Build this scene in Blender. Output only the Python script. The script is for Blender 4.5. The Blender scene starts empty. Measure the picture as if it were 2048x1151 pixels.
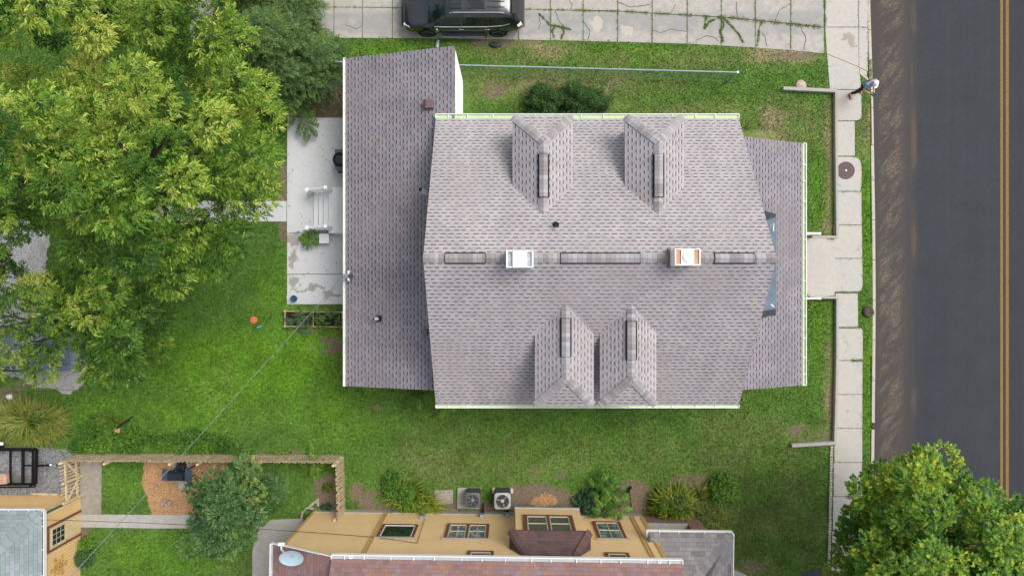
import bpy, math, random
import numpy as np
from mathutils import Vector, Matrix, noise as mnoise

# ------------------------------------------------------------------ camera, sky, sun
scene = bpy.context.scene
H, K = 29.0, 48.0                      # camera height (m), photo pixels per metre on the ground
cam_d = bpy.data.cameras.new('camera')
cam = bpy.data.objects.new('camera', cam_d)
scene.collection.objects.link(cam)
cam.location = (0, 0, H)
cam.rotation_euler = (0, 0, 0)
cam_d.sensor_width = 36.0
cam_d.lens = 36.0 * H / (2048 / K)
cam_d.clip_start = 0.1
cam_d.clip_end = 2000
scene.camera = cam

SUN_EL, SUN_AZ = 58.0, 60.0            # azimuth clockwise from +Y: light comes from the street side
w = bpy.data.worlds.new('World'); scene.world = w; w.use_nodes = True
wn = w.node_tree; bg = wn.nodes['Background']
sky = wn.nodes.new('ShaderNodeTexSky'); sky.sky_type = 'NISHITA'; sky.sun_disc = False
sky.sun_elevation = math.radians(SUN_EL); sky.sun_rotation = math.radians(SUN_AZ)
sky.air_density = 1.0; sky.dust_density = 3.0; sky.ozone_density = 1.0
hs = wn.nodes.new('ShaderNodeHueSaturation'); hs.inputs['Saturation'].default_value = 0.38
wn.links.new(sky.outputs[0], hs.inputs['Color']); wn.links.new(hs.outputs[0], bg.inputs[0])
bg.inputs[1].default_value = 0.14
sun_d = bpy.data.lights.new('sun', 'SUN'); sun_d.energy = 1.4; sun_d.angle = math.radians(30)
sun_d.color = (1.0, 0.95, 0.88)
sun = bpy.data.objects.new('sun', sun_d); scene.collection.objects.link(sun)
_a, _e = math.radians(SUN_AZ), math.radians(SUN_EL)
_sd = Vector((math.sin(_a) * math.cos(_e), math.cos(_a) * math.cos(_e), math.sin(_e)))
sun.rotation_euler = _sd.to_track_quat('Z', 'Y').to_euler()
vs = scene.view_settings
scene.display_settings.display_device = 'sRGB'
vs.view_transform = 'Standard'; vs.look = 'None'; vs.exposure = 0.55; vs.gamma = 1.0; vs.use_curve_mapping = False
scene.cycles.max_bounces = 6; scene.cycles.diffuse_bounces = 3; scene.cycles.glossy_bounces = 3
scene.cycles.transmission_bounces = 4; scene.cycles.transparent_max_bounces = 6
scene.cycles.use_denoising = True

R = random.Random(7)
RNG = np.random.default_rng(11)
COL = scene.collection
rad = math.radians

def P(px, py, z=0.0):
    s = (1 - z / H) / K
    return Vector(((px - 1024) * s, (575.5 - py) * s, z))
def PX(pts, z=0.0):
    return [P(a, b, z) for a, b in pts]

# ------------------------------------------------------------------ objects
LOCAL = {}
def tag(o, label=None, cat=None, group=None, kind=None):
    if label: o['label'] = label
    if cat: o['category'] = cat
    if group: o['group'] = group
    if kind: o['kind'] = kind
    return o
def thing(name, label, cat, loc=(0, 0, 0), group=None, rot=None):
    o = bpy.data.objects.new(name, None); COL.objects.link(o)
    o.location = loc
    if rot is not None:
        o.rotation_euler = (0, 0, rot); LOCAL[o.name] = True
    o.empty_display_size = 0.2
    return tag(o, label, cat, group)
def parent_to(o, p):
    o.parent = p
    if p.type == 'EMPTY' and p.name not in LOCAL:
        o.matrix_parent_inverse = Matrix.Translation(-Vector(p.location))
def copy_tree(o, parent=None):
    c = o.copy(); COL.objects.link(c)
    if parent: c.parent = parent
    for ch in o.children: copy_tree(ch, c)
    return c

class MB:
    def __init__(s): s.v = []; s.f = []; s.uv = []; s.has = False
    def vert(s, p): s.v.append(tuple(p)); return len(s.v) - 1
    def face(s, pts, uv=None):
        i = [s.vert(p) for p in pts]; s.f.append(i); s.uv.append(uv)
        if uv: s.has = True
    def idx(s, i): s.f.append(list(i)); s.uv.append(None)
    def box(s, x0, x1, y0, y1, z0, z1):
        b = len(s.v)
        for z in (z0, z1):
            for x, y in ((x0, y0), (x1, y0), (x1, y1), (x0, y1)): s.v.append((x, y, z))
        for q in ((3, 2, 1, 0), (4, 5, 6, 7), (0, 1, 5, 4), (1, 2, 6, 5), (2, 3, 7, 6), (3, 0, 4, 7)):
            s.idx([b + k for k in q])
        return s
    def obox(s, c, size, rz=0.0, tilt=(0, 0)):
        b = len(s.v); m = Matrix.Rotation(rz, 3, 'Z') @ Matrix.Rotation(tilt[0], 3, 'X') @ Matrix.Rotation(tilt[1], 3, 'Y')
        hx, hy, hz = [k / 2 for k in size]
        for z in (-hz, hz):
            for x, y in ((-hx, -hy), (hx, -hy), (hx, hy), (-hx, hy)):
                s.v.append(tuple(Vector(c) + m @ Vector((x, y, z))))
        for q in ((3, 2, 1, 0), (4, 5, 6, 7), (0, 1, 5, 4), (1, 2, 6, 5), (2, 3, 7, 6), (3, 0, 4, 7)):
            s.idx([b + k for k in q])
        return s
    def beam(s, a, b, wd, ht):
        a = Vector(a); b = Vector(b); d = (b - a).normalized()
        up = Vector((0, 0, 1)) if abs(d.z) < 0.95 else Vector((0, 1, 0))
        sd = d.cross(up).normalized(); up = sd.cross(d)
        k = len(s.v)
        for p in (a, b):
            for x, y in ((-1, -1), (1, -1), (1, 1), (-1, 1)):
                s.v.append(tuple(p + sd * x * wd / 2 + up * y * ht / 2))
        for q in ((0, 1, 2, 3), (7, 6, 5, 4), (0, 4, 5, 1), (1, 5, 6, 2), (2, 6, 7, 3), (3, 7, 4, 0)):
            s.idx([k + j for j in q])
        return s
    def prism(s, pts, z0, z1):
        pts = [(p[0], p[1]) for p in pts]
        ar = sum(pts[i][0] * pts[(i + 1) % len(pts)][1] - pts[(i + 1) % len(pts)][0] * pts[i][1] for i in range(len(pts)))
        if ar < 0: pts = pts[::-1]
        n = len(pts); b = len(s.v)
        for z in (z0, z1):
            for x, y in pts: s.v.append((x, y, z))
        s.idx([b + n + i for i in range(n)]); s.idx([b + n - 1 - i for i in range(n)])
        for i in range(n): s.idx([b + i, b + (i + 1) % n, b + n + (i + 1) % n, b + n + i])
        return s
    def tube(s, pts, r, n=8, cap=True):
        pts = [Vector(p) for p in pts]; rs = r if isinstance(r, (list, tuple)) else [r] * len(pts)
        b = len(s.v); prev = None
        for i, p in enumerate(pts):
            d = (pts[min(i + 1, len(pts) - 1)] - pts[max(i - 1, 0)]).normalized()
            if prev is None:
                a = Vector((0, 0, 1)) if abs(d.z) < 0.9 else Vector((1, 0, 0))
                prev = d.cross(a).normalized()
            x = (prev - d * prev.dot(d)).normalized(); y = d.cross(x); prev = x
            for k in range(n):
                t = 2 * math.pi * k / n
                s.v.append(tuple(p + (x * math.cos(t) + y * math.sin(t)) * rs[i]))
        for i in range(len(pts) - 1):
            for k in range(n):
                s.idx([b + i * n + k, b + i * n + (k + 1) % n, b + (i + 1) * n + (k + 1) % n, b + (i + 1) * n + k])
        if cap:
            s.idx([b + n - 1 - k for k in range(n)]); e = b + (len(pts) - 1) * n; s.idx([e + k for k in range(n)])
        return s
    def lathe(s, prof, c=(0, 0, 0), n=24, m=None):
        b = len(s.v); c = Vector(c)
        for r, z in prof:
            for k in range(n):
                t = 2 * math.pi * k / n; q = Vector((r * math.cos(t), r * math.sin(t), z))
                if m is not None: q = m @ q
                s.v.append(tuple(c + q))
        for i in range(len(prof) - 1):
            for k in range(n):
                s.idx([b + i * n + k, b + i * n + (k + 1) % n, b + (i + 1) * n + (k + 1) % n, b + (i + 1) * n + k])
        s.idx([b + n - 1 - k for k in range(n)]); e = b + (len(prof) - 1) * n; s.idx([e + k for k in range(n)])
        return s
    def blob(s, c, r, seed=0, amp=.18, n=12, m=8, flat=1.0):
        b = len(s.v); c = Vector(c); rx, ry, rz = r if isinstance(r, (tuple, list)) else (r, r, r)
        for i in range(m + 1):
            ph = math.pi * i / m
            for k in range(n):
                t = 2 * math.pi * k / n
                d = Vector((math.sin(ph) * math.cos(t), math.sin(ph) * math.sin(t), math.cos(ph)))
                q = 1 + amp * mnoise.noise(d * 1.7 + Vector((seed * 3.1, seed, 0)))
                s.v.append((c.x + d.x * rx * q, c.y + d.y * ry * q, c.z + d.z * rz * q))
        for i in range(m):
            for k in range(n):
                s.idx([b + i * n + k, b + (i + 1) * n + k, b + (i + 1) * n + (k + 1) % n, b + i * n + (k + 1) % n])
        return s
    def roof(s, pts, eave, t=.06):
        """top face with metre UVs (u along the eave, v up the slope) over a slab of thickness t"""
        pts = [Vector(p) for p in pts]
        n = (pts[1] - pts[0]).cross(pts[2] - pts[0]).normalized()
        if n.z < 0: pts = pts[::-1]; n = -n
        u = Vector(eave).normalized(); v = n.cross(u)
        if v.z < 0: v = -v
        v0 = min(p.dot(v) for p in pts)
        s.face(pts, [(p.dot(u), p.dot(v) - v0) for p in pts])
        if t:
            lo = [p - Vector((0, 0, t)) for p in pts]
            s.face(lo[::-1])
            for i in range(len(pts)):
                j = (i + 1) % len(pts); s.face([lo[i], lo[j], pts[j], pts[i]])
        return s
    def each(s, name, mat, parent=None, **kw):
        """one object per separate piece"""
        key = {}; up = []
        def find(i):
            while up[i] != i: up[i] = up[up[i]]; i = up[i]
            return i
        vid = []
        for v in s.v:
            k = tuple(round(c, 4) for c in v)
            if k not in key: key[k] = len(up); up.append(len(up))
            vid.append(key[k])
        for f in s.f:
            for i in f[1:]: up[find(vid[i])] = find(vid[f[0]])
        groups = {}
        for f, uv in zip(s.f, s.uv): groups.setdefault(find(vid[f[0]]), []).append((f, uv))
        out = []
        for g in groups.values():
            m = MB(); mp = {}
            for f, uv in g:
                for i in f:
                    if i not in mp: mp[i] = m.vert(s.v[i])
                m.f.append([mp[i] for i in f]); m.uv.append(uv); m.has |= bool(uv)
            out.append(m.build(name, mat, parent, **kw))
        return out
    def build(s, name, mat, parent=None, smooth=False, bevel=0, sharp=None):
        me = bpy.data.meshes.new(name); me.from_pydata(s.v, [], s.f)
        if s.has:
            lay = me.uv_layers.new(name='UVMap'); k = 0
            for f, uv in zip(s.f, s.uv):
                for j in range(len(f)):
                    if uv: lay.data[k].uv = uv[j]
                    k += 1
        me.materials.append(mat)
        if smooth: me.shade_smooth()
        me.update()
        o = bpy.data.objects.new(name, me); COL.objects.link(o)
        if parent is not None: parent_to(o, parent)
        if bevel:
            m = o.modifiers.new('bevel', 'BEVEL'); m.width = bevel; m.segments = 2; m.limit_method = 'ANGLE'
        if smooth == 'auto' or sharp:
            me.set_sharp_from_angle(angle=rad(sharp or 40))
        return o

def np_mesh(name, co, nper, mat, attrs=None, parent=None):
    """co: (n*nper,3) vertices, each run of nper is one face"""
    nv = len(co); nf = nv // nper
    me = bpy.data.meshes.new(name)
    me.vertices.add(nv); me.vertices.foreach_set('co', np.ascontiguousarray(co, dtype=np.float32).ravel())
    me.loops.add(nv); me.loops.foreach_set('vertex_index', np.arange(nv, dtype=np.int32))
    me.polygons.add(nf); me.polygons.foreach_set('loop_start', np.arange(0, nv, nper, dtype=np.int32))
    if attrs:
        for k, a in attrs.items():
            at = me.attributes.new(k, 'FLOAT', 'POINT'); at.data.foreach_set('value', np.repeat(np.asarray(a, dtype=np.float32), nper))
    me.update(); me.validate()
    me.materials.append(mat)
    o = bpy.data.objects.new(name, me); COL.objects.link(o)
    if parent is not None: parent_to(o, parent)
    return o

def unit(a): return a / np.maximum(np.linalg.norm(a, axis=-1, keepdims=True), 1e-9)
def leaf_quads(C, D, U, L, W, bend=.15):
    D = unit(D); S = unit(np.cross(D, U)); N = np.cross(S, D)
    L = np.asarray(L)[:, None]; W = np.asarray(W)[:, None]
    mid = C + D * L * .42
    co = np.empty((len(C), 4, 3))
    co[:, 0] = C; co[:, 1] = mid + S * W / 2 + N * L * .04; co[:, 2] = C + D * L - N * L * bend; co[:, 3] = mid - S * W / 2 + N * L * .04
    return co.reshape(-1, 3)

def in_poly(x, y, poly):
    r = np.zeros(x.shape, bool); n = len(poly)
    for i in range(n):
        x0, y0 = poly[i][0], poly[i][1]; x1, y1 = poly[(i + 1) % n][0], poly[(i + 1) % n][1]
        c = ((y0 > y) != (y1 > y)) & (x < (x1 - x0) * (y - y0) / ((y1 - y0) if y1 != y0 else 1e-9) + x0)
        r ^= c
    return r
def poly_dist(x, y, poly):
    d = np.full(x.shape, 1e9); n = len(poly)
    for i in range(n):
        x0, y0 = poly[i][0], poly[i][1]; x1, y1 = poly[(i + 1) % n][0], poly[(i + 1) % n][1]
        dx, dy = x1 - x0, y1 - y0; t = np.clip(((x - x0) * dx + (y - y0) * dy) / max(dx * dx + dy * dy, 1e-9), 0, 1)
        d = np.minimum(d, np.hypot(x - x0 - t * dx, y - y0 - t * dy))
    return d
_T = RNG.random((256, 256))
def vnoise(x, y):
    xi = np.floor(x).astype(int); yi = np.floor(y).astype(int); fx = x - xi; fy = y - yi
    fx = fx * fx * (3 - 2 * fx); fy = fy * fy * (3 - 2 * fy)
    g = lambda a, b: _T[a % 256, b % 256]
    return (g(xi, yi) * (1 - fx) + g(xi + 1, yi) * fx) * (1 - fy) + (g(xi, yi + 1) * (1 - fx) + g(xi + 1, yi + 1) * fx) * fy
def fbm(x, y, o=4):
    r = 0; a = .5
    for i in range(o): r = r + a * vnoise(x * 2 ** i + 17.3 * i, y * 2 ** i + 5.1 * i); a *= .5
    return r / (1 - .5 ** o)

# ------------------------------------------------------------------ materials
class G:
    def __init__(s, name, rough=.8, metal=0.0, spec=.3):
        s.m = bpy.data.materials.new(name); s.m.use_nodes = True; s.t = s.m.node_tree
        s.b = s.t.nodes['Principled BSDF']; s.b.inputs['Roughness'].default_value = rough
        s.b.inputs['Metallic'].default_value = metal; s.b.inputs['Specular IOR Level'].default_value = spec
    def put(s, sock, v):
        if isinstance(v, bpy.types.NodeSocket): s.t.links.new(v, sock)
        else:
            if sock.type == 'RGBA' and not isinstance(v, (int, float)) and len(v) == 3: v = (*v, 1)
            sock.default_value = v
    def add(s, t, props=None, **inp):
        n = s.t.nodes.new(t)
        for k, v in (props or {}).items(): setattr(n, k, v)
        for k, v in inp.items():
            s.put(n.inputs[int(k[1:])] if k[0] == '_' else n.inputs[k], v)
        return n
    def math(s, op, a, b=0.0, c=None):
        kw = dict(_0=a, _1=b)
        if c is not None: kw['_2'] = c
        return s.add('ShaderNodeMath', dict(operation=op), **kw).outputs[0]
    def mix(s, f, a, b, mode='MIX'):
        return s.add('ShaderNodeMix', dict(data_type='RGBA', blend_type=mode), _0=f, _6=a, _7=b).outputs[2]
    def ramp(s, f, stops, interp='LINEAR'):
        n = s.add('ShaderNodeValToRGB', _0=f); r = n.color_ramp; r.interpolation = interp
        while len(r.elements) < len(stops): r.elements.new(.5)
        for e, (p, c) in zip(r.elements, stops):
            e.position = p; e.color = (*c, 1) if not isinstance(c, (int, float)) else (c, c, c, 1)
        return n.outputs[0]
    def sstep(s, v, a, b, lo=0.0, hi=1.0):
        return s.add('ShaderNodeMapRange', dict(interpolation_type='SMOOTHSTEP'), _0=v, _1=a, _2=b, _3=lo, _4=hi).outputs[0]
    def obj(s): return s.add('ShaderNodeTexCoord').outputs['Object']
    def pos(s): return s.add('ShaderNodeNewGeometry').outputs['Position']
    def noise(s, vec, scale, detail=4, rough=.55, dist=0.0, out=0):
        return s.add('ShaderNodeTexNoise', Vector=vec, Scale=scale, Detail=detail, Roughness=rough, Distortion=dist).outputs[out]
    def voro(s, vec, scale, feature='F1', out='Distance'):
        return s.add('ShaderNodeTexVoronoi', dict(feature=feature), Vector=vec, Scale=scale).outputs[out]
    def white(s, vec): return s.add('ShaderNodeTexWhiteNoise', dict(noise_dimensions='3D'), Vector=vec)
    def attr(s, name): return s.add('ShaderNodeAttribute', dict(attribute_name=name)).outputs['Fac']
    def bump(s, h, strength=.4, dist=.02):
        s.t.links.new(s.add('ShaderNodeBump', Height=h, Strength=strength, Distance=dist).outputs[0], s.b.inputs['Normal'])
    def color(s, c): s.put(s.b.inputs['Base Color'], c); return s.m
    def stretch(s, vec, sc):
        return s.add('ShaderNodeMapping', Vector=vec, Scale=sc).outputs[0]
    def blobs(s, vec, lst, warp=.25, wscale=2.5, soft=.35):
        """mask of irregular patches: each (x, y, rx, ry) in metres"""
        nz = s.add('ShaderNodeVectorMath', dict(operation='SUBTRACT'), _0=s.noise(vec, wscale, 5, .6, out=1), _1=(.5, .5, .5)).outputs[0]
        wv = s.add('ShaderNodeVectorMath', dict(operation='MULTIPLY_ADD'), _0=nz, _1=(warp * 4,) * 3, _2=vec).outputs[0]
        m = None
        for x, y, rx, ry in lst:
            mp = s.add('ShaderNodeMapping', Vector=wv, Location=(-x / rx, -y / ry, 0), Scale=(1 / rx, 1 / ry, 0)).outputs[0]
            d = s.add('ShaderNodeVectorMath', dict(operation='LENGTH'), _0=mp).outputs['Value']
            k = s.sstep(d, 1.0, 1.0 - soft)
            m = k if m is None else s.math('MAXIMUM', m, k)
        return m

def plain(name, col, rough=.6, metal=0.0, var=.12, scale=6.0, spec=.3, coat=0.0, dirt=None, lap=None):
    g = G(name, rough, metal, spec); o = g.obj()
    n = g.noise(o, scale, 5, .6)
    lo = tuple(c * (1 - var) for c in col); hi = tuple(min(1, c * (1 + var)) for c in col)
    c = g.ramp(n, [(.3, lo), (.7, hi)])
    if dirt:
        c = g.mix(g.sstep(g.noise(o, 1.7, 6, .65), .55, .78, 0, .55), c, dirt)
    if lap:      # darker line along each lap of the boards
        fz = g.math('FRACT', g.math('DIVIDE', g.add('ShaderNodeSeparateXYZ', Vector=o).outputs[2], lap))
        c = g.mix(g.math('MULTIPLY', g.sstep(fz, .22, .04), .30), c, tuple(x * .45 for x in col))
    if coat: g.b.inputs['Coat Weight'].default_value = coat; g.b.inputs['Coat Roughness'].default_value = .04
    return g.color(c)

def concrete(name, col, stains=(), band=None, stain_col=(.2, .16, .12), mottling=.16, scale=1.0, warm=(.42, .36, .28), streak=False, stain_amt=.7):
    g = G(name, .9, 0, .2); p = g.pos()
    n1 = g.noise(p, .7 * scale, 5, .6); n2 = g.noise(p, 5 * scale, 6, .65); n3 = g.noise(p, 70, 2, .5)
    c = g.ramp(n2, [(.25, tuple(x * (1 - mottling) for x in col)), (.75, tuple(min(1, x * (1 + mottling * .6)) for x in col))])
    c = g.mix(g.sstep(n1, .42, .68, 0, .55), c, warm)
    c = g.mix(g.sstep(g.noise(p, 2.1 * scale, 7, .7, .6), .55, .75, 0, .45), c, tuple(x * .55 for x in col))
    c = g.mix(g.sstep(n3, .62, .72, 0, .35), c, tuple(x * .45 for x in col))
    if band:      # grime tracked along the wheel lanes
        y = g.math('ADD', g.add('ShaderNodeSeparateXYZ', Vector=p).outputs[1], g.math('MULTIPLY', g.math('SUBTRACT', g.noise(p, .8, 5, .65), .5), .9))
        k = g.math('MULTIPLY', g.sstep(y, band[0], band[0] + .25), g.sstep(y, band[1] + .25, band[1]))
        c = g.mix(g.math('MULTIPLY', k, g.sstep(g.noise(p, 1.6, 5, .6), .3, .6, .2, .85)), c, band[2])
    if stains:
        c = g.mix(g.math('MULTIPLY', g.blobs(p, stains), stain_amt), c, stain_col)
    g.bump(g.math('ADD', n3, n2), .25, .006)
    return g.color(c)

def shingle(name, base, tab=.255, course=.143, mode='lam', cols=None, edge_amt=.62, dark=.42, light=1.16, var=.10, tint=None):
    g = G(name, .92, 0, .15)
    uv = g.add('ShaderNodeUVMap', dict(uv_map='UVMap')).outputs[0]
    sp = g.add('ShaderNodeSeparateXYZ', Vector=uv); u, v = sp.outputs[0], sp.outputs[1]
    vr = g.math('DIVIDE', v, course); row = g.math('FLOOR', vr); fv = g.math('FRACT', vr)
    rr = g.add('ShaderNodeTexWhiteNoise', dict(noise_dimensions='1D'), W=row).outputs[0]
    off = g.math('ADD', g.math('MULTIPLY', row, .47), g.math('MULTIPLY', rr, .42)) if mode == 'lam' else g.math('ADD', g.math('MULTIPLY', row, .5), g.math('MULTIPLY', rr, .12))
    ur = g.math('ADD', g.math('DIVIDE', u, tab), off); cell = g.math('FLOOR', ur); fu = g.math('FRACT', ur)
    cv = g.add('ShaderNodeCombineXYZ', X=cell, Y=row).outputs[0]
    wn_ = g.white(cv); n = wn_.outputs[0]
    cv2 = g.add('ShaderNodeVectorMath', dict(operation='ADD'), _0=cv, _1=(31.7, 12.3, 4.1)).outputs[0]
    n2 = g.white(cv2).outputs[0]
    p = g.pos(); big = g.noise(p, .55, 5, .6); gr = g.noise(p, 90, 2, .6)
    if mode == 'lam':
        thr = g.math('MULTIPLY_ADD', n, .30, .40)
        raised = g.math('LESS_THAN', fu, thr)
        row2 = g.math('ADD', row, 1.0)      # shadow of the teeth above, painted into this course's colour
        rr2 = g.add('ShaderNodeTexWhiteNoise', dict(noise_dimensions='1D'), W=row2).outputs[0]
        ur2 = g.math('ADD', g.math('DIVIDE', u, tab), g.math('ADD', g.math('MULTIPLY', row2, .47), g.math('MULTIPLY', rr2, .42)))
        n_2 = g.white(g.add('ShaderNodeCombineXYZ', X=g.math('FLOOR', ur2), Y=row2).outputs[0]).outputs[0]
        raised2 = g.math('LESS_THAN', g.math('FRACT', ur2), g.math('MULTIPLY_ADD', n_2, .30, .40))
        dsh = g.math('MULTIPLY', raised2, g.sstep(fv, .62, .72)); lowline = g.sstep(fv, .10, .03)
        lit = g.math('MULTIPLY', raised, g.sstep(fv, .42, .30))  # lower edge of each tooth painted lighter, as if lit
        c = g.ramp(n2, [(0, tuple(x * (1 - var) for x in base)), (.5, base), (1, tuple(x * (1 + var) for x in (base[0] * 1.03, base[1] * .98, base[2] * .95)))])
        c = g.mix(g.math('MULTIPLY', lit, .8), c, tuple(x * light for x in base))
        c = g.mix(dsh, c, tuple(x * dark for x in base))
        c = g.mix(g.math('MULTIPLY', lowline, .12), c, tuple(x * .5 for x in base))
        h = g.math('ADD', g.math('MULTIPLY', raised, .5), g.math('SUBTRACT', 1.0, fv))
    else:
        k = len(cols); c = g.ramp(n, [(i / k, cc) for i, cc in enumerate(cols)], 'CONSTANT')
        c = g.mix(g.math('MULTIPLY', n2, .35), c, base)
        edge = g.math('MAXIMUM', g.sstep(fv, .12, .03), g.math('MULTIPLY', g.math('MAXIMUM', g.sstep(fu, .05, .01), g.sstep(fu, .95, .99)), .7))
        c = g.mix(g.math('MULTIPLY', edge, edge_amt), c, tuple(x * .3 for x in base))
        h = g.math('SUBTRACT', 1.0, fv)
    c = g.mix(1.0, c, g.ramp(big, [(.25, .86), (.75, 1.1)]), 'MULTIPLY')
    strk = g.noise(g.stretch(uv, (1.6, .12, 1)), 1.0, 5, .65)          # water streaks down the slope
    c = g.mix(1.0, c, g.ramp(strk, [(.3, .90), (.7, 1.07)]), 'MULTIPLY')
    c = g.mix(g.math('MULTIPLY', g.math('GREATER_THAN', n2, .93), .18), c, (base[0] * .95, base[1] * .86, base[2] * .68))
    if tint: c = g.mix(g.sstep(g.noise(p, .35, 3, .5), .5, .7, 0, .4), c, tint)
    c = g.mix(1.0, c, g.ramp(gr, [(.3, .82), (.7, 1.14)]), 'MULTIPLY')
    g.bump(h, .5, .008)
    return g.color(c)

def caps(name, cols, step=.145):
    g = G(name, .92, 0, .15)
    uv = g.add('ShaderNodeUVMap', dict(uv_map='UVMap')).outputs[0]
    u = g.add('ShaderNodeSeparateXYZ', Vector=uv).outputs[0]
    ur = g.math('DIVIDE', u, step); cell = g.math('FLOOR', ur); fu = g.math('FRACT', ur)
    n = g.add('ShaderNodeTexWhiteNoise', dict(noise_dimensions='1D'), W=cell).outputs[0]
    k = len(cols); c = g.ramp(n, [(i / k, cc) for i, cc in enumerate(cols)], 'CONSTANT')
    c = g.mix(g.math('MULTIPLY', g.sstep(fu, .12, .03), .5), c, (.08, .07, .07))
    c = g.mix(1.0, c, g.ramp(g.noise(g.pos(), 60, 3, .6), [(.3, .85), (.7, 1.1)]), 'MULTIPLY')
    g.bump(g.math('SUBTRACT', 1.0, fu), .4, .006)
    return g.color(c)

def leafmat(name, stops, trans=.16, rough=.55):
    """colour runs over the leaf's own tone attribute (its age and kind, and shade painted inside crowns), a little per leaf"""
    g = G(name, rough, 0, .35)
    t = g.attr('tone'); isl = g.add('ShaderNodeNewGeometry').outputs['Random Per Island']
    f = g.math('ADD', t, g.math('MULTIPLY_ADD', isl, .28, -.14))
    c = g.ramp(f, stops); g.color(c)
    tr = g.add('ShaderNodeBsdfTranslucent', Color=g.mix(.4, c, (.30, .42, .04)))
    mx = g.add('ShaderNodeMixShader', _0=trans, _1=g.b.outputs[0], _2=tr.outputs[0])
    g.t.links.new(mx.outputs[0], g.t.nodes['Material Output'].inputs['Surface'])
    return g.m

def lawnmat(name, ground):
    g = G(name, .9, 0, .15); p = g.pos()
    lush, dry, dirt = g.attr('lush'), g.attr('dry'), g.attr('dirt')
    fine = g.noise(p, 26, 4, .7); mid = g.noise(p, 3.2, 5, .65); 
    if ground:
        fine = g.math('ADD', g.math('MULTIPLY', fine, .6), g.math('MULTIPLY', g.noise(p, 75, 3, .7), .4))
    else:
        isl = g.add('ShaderNodeNewGeometry').outputs['Random Per Island']
        fine = g.math('MULTIPLY_ADD', isl, .7, .15)
    c = g.ramp(fine, [(.25, (.038, .090, .014)), (.5, (.080, .166, .026)), (.8, (.145, .245, .056))])
    l = g.ramp(fine, [(.25, (.046, .130, .006)), (.55, (.112, .250, .016)), (.8, (.190, .350, .045))])
    o = g.ramp(fine, [(.25, (.092, .116, .034)), (.5, (.175, .190, .066)), (.8, (.300, .280, .140))])
    c = g.mix(lush, c, l)
    c = g.mix(dry, c, o)
    c = g.mix(1.0, c, g.ramp(g.noise(p, 1.15, 4, .6), [(.3, .86), (.5, 1.08), (.7, 1.28)]), 'MULTIPLY')
    c = g.mix(g.sstep(dry, .5, 1.0, 0, .7), c, g.ramp(fine, [(.25, (.17, .135, .07)), (.8, (.44, .36, .22))]))
    c = g.mix(g.sstep(mid, .52, .72, 0, .35), c, g.mix(.5, o, l))
    c = g.mix(1.0, c, g.ramp(g.noise(p, 8.5, 4, .7), [(.3, .66), (.5, 1.05), (.7, 1.42)]), 'MULTIPLY')
    if ground:
        d = g.ramp(g.noise(p, 14, 6, .7), [(.3, (.10, .072, .045)), (.5, (.19, .145, .10)), (.72, (.30, .25, .17))])
        k = g.math('ADD', dirt, g.math('MULTIPLY', g.math('SUBTRACT', g.noise(p, 9, 5, .75), .5), 1.1))
        c = g.mix(g.sstep(k, .42, .62), c, d)
        g.bump(fine, .8, .03)
    return g.color(c)
M = {}
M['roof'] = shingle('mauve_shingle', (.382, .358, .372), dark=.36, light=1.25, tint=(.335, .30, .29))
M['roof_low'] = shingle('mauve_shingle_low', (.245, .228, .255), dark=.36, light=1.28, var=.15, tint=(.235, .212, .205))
M['cap'] = caps('ridge_caps', [(.35, .335, .35), (.295, .27, .265), (.33, .31, .315), (.27, .245, .238), (.385, .378, .40), (.315, .292, .292)])
M['brown_roof'] = shingle('brown_shingle', (.250, .150, .140), .22, .135, 'tab', [(.27, .15, .12), (.235, .155, .16), (.285, .165, .13), (.215, .135, .13), (.25, .18, .19), (.29, .17, .14)], edge_amt=.42)
M['bay_shingle'] = shingle('bay_shingle', (.125, .078, .074), .22, .135, 'tab', [(.14, .082, .07), (.12, .08, .085), (.15, .09, .075), (.105, .07, .07), (.13, .095, .10), (.155, .092, .08)], edge_amt=.4)
M['bay_cap'] = caps('bay_caps', [(.12, .075, .068), (.11, .077, .074), (.135, .085, .074)], .2)
M['brown_cap'] = caps('brown_caps', [(.21, .125, .105), (.19, .13, .12), (.23, .14, .115), (.18, .11, .10)], .2)
M['grey_roof'] = shingle('grey_shingle', (.20, .195, .20), .26, .16, 'tab', [(.17, .165, .17), (.24, .235, .235), (.20, .195, .20), (.27, .26, .26), (.22, .215, .215)])
M['grey_cap'] = caps('grey_caps', [(.20, .195, .20), (.23, .225, .225), (.18, .175, .18)], .25)
M['green_roof'] = shingle('pale_green_shingle', (.24, .29, .30), .30, .145, 'tab', [(.21, .26, .265), (.27, .31, .325), (.235, .29, .28), (.30, .33, .35)])
M['green_cap'] = caps('pale_green_caps', [(.24, .29, .285), (.27, .315, .315), (.225, .275, .27)], .3)
M['white'] = plain('white_paint', (.80, .80, .79), .5, var=.05, dirt=(.55, .53, .47))
M['white_clean'] = plain('white_vinyl', (.82, .82, .82), .45, var=.03)
M['siding_white'] = plain('white_siding', (.72, .73, .71), .6, var=.05, dirt=(.5, .5, .45))
M['gutter_green'] = plain('gutter_green', (.50, .66, .36), .5, var=.10, dirt=(.30, .36, .20))
M['gutter_pale'] = plain('gutter_pale', (.66, .74, .57), .5, var=.08, dirt=(.42, .46, .33))
M['gutter_grey'] = plain('gutter_grey', (.42, .43, .45), .5, var=.1)
M['black'] = plain('black_metal', (.012, .012, .014), .45, .3, var=.2)
M['dark'] = plain('dark_recess', (.02, .02, .02), .8, var=.2)
M['rubber'] = plain('rubber', (.018, .018, .019), .85, var=.2)
M['membrane'] = plain('membrane', (.115, .155, .195), .55, var=.18, scale=3, dirt=(.05, .06, .07))
M['tar'] = plain('tar', (.035, .04, .045), .6, var=.3, scale=9)
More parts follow.
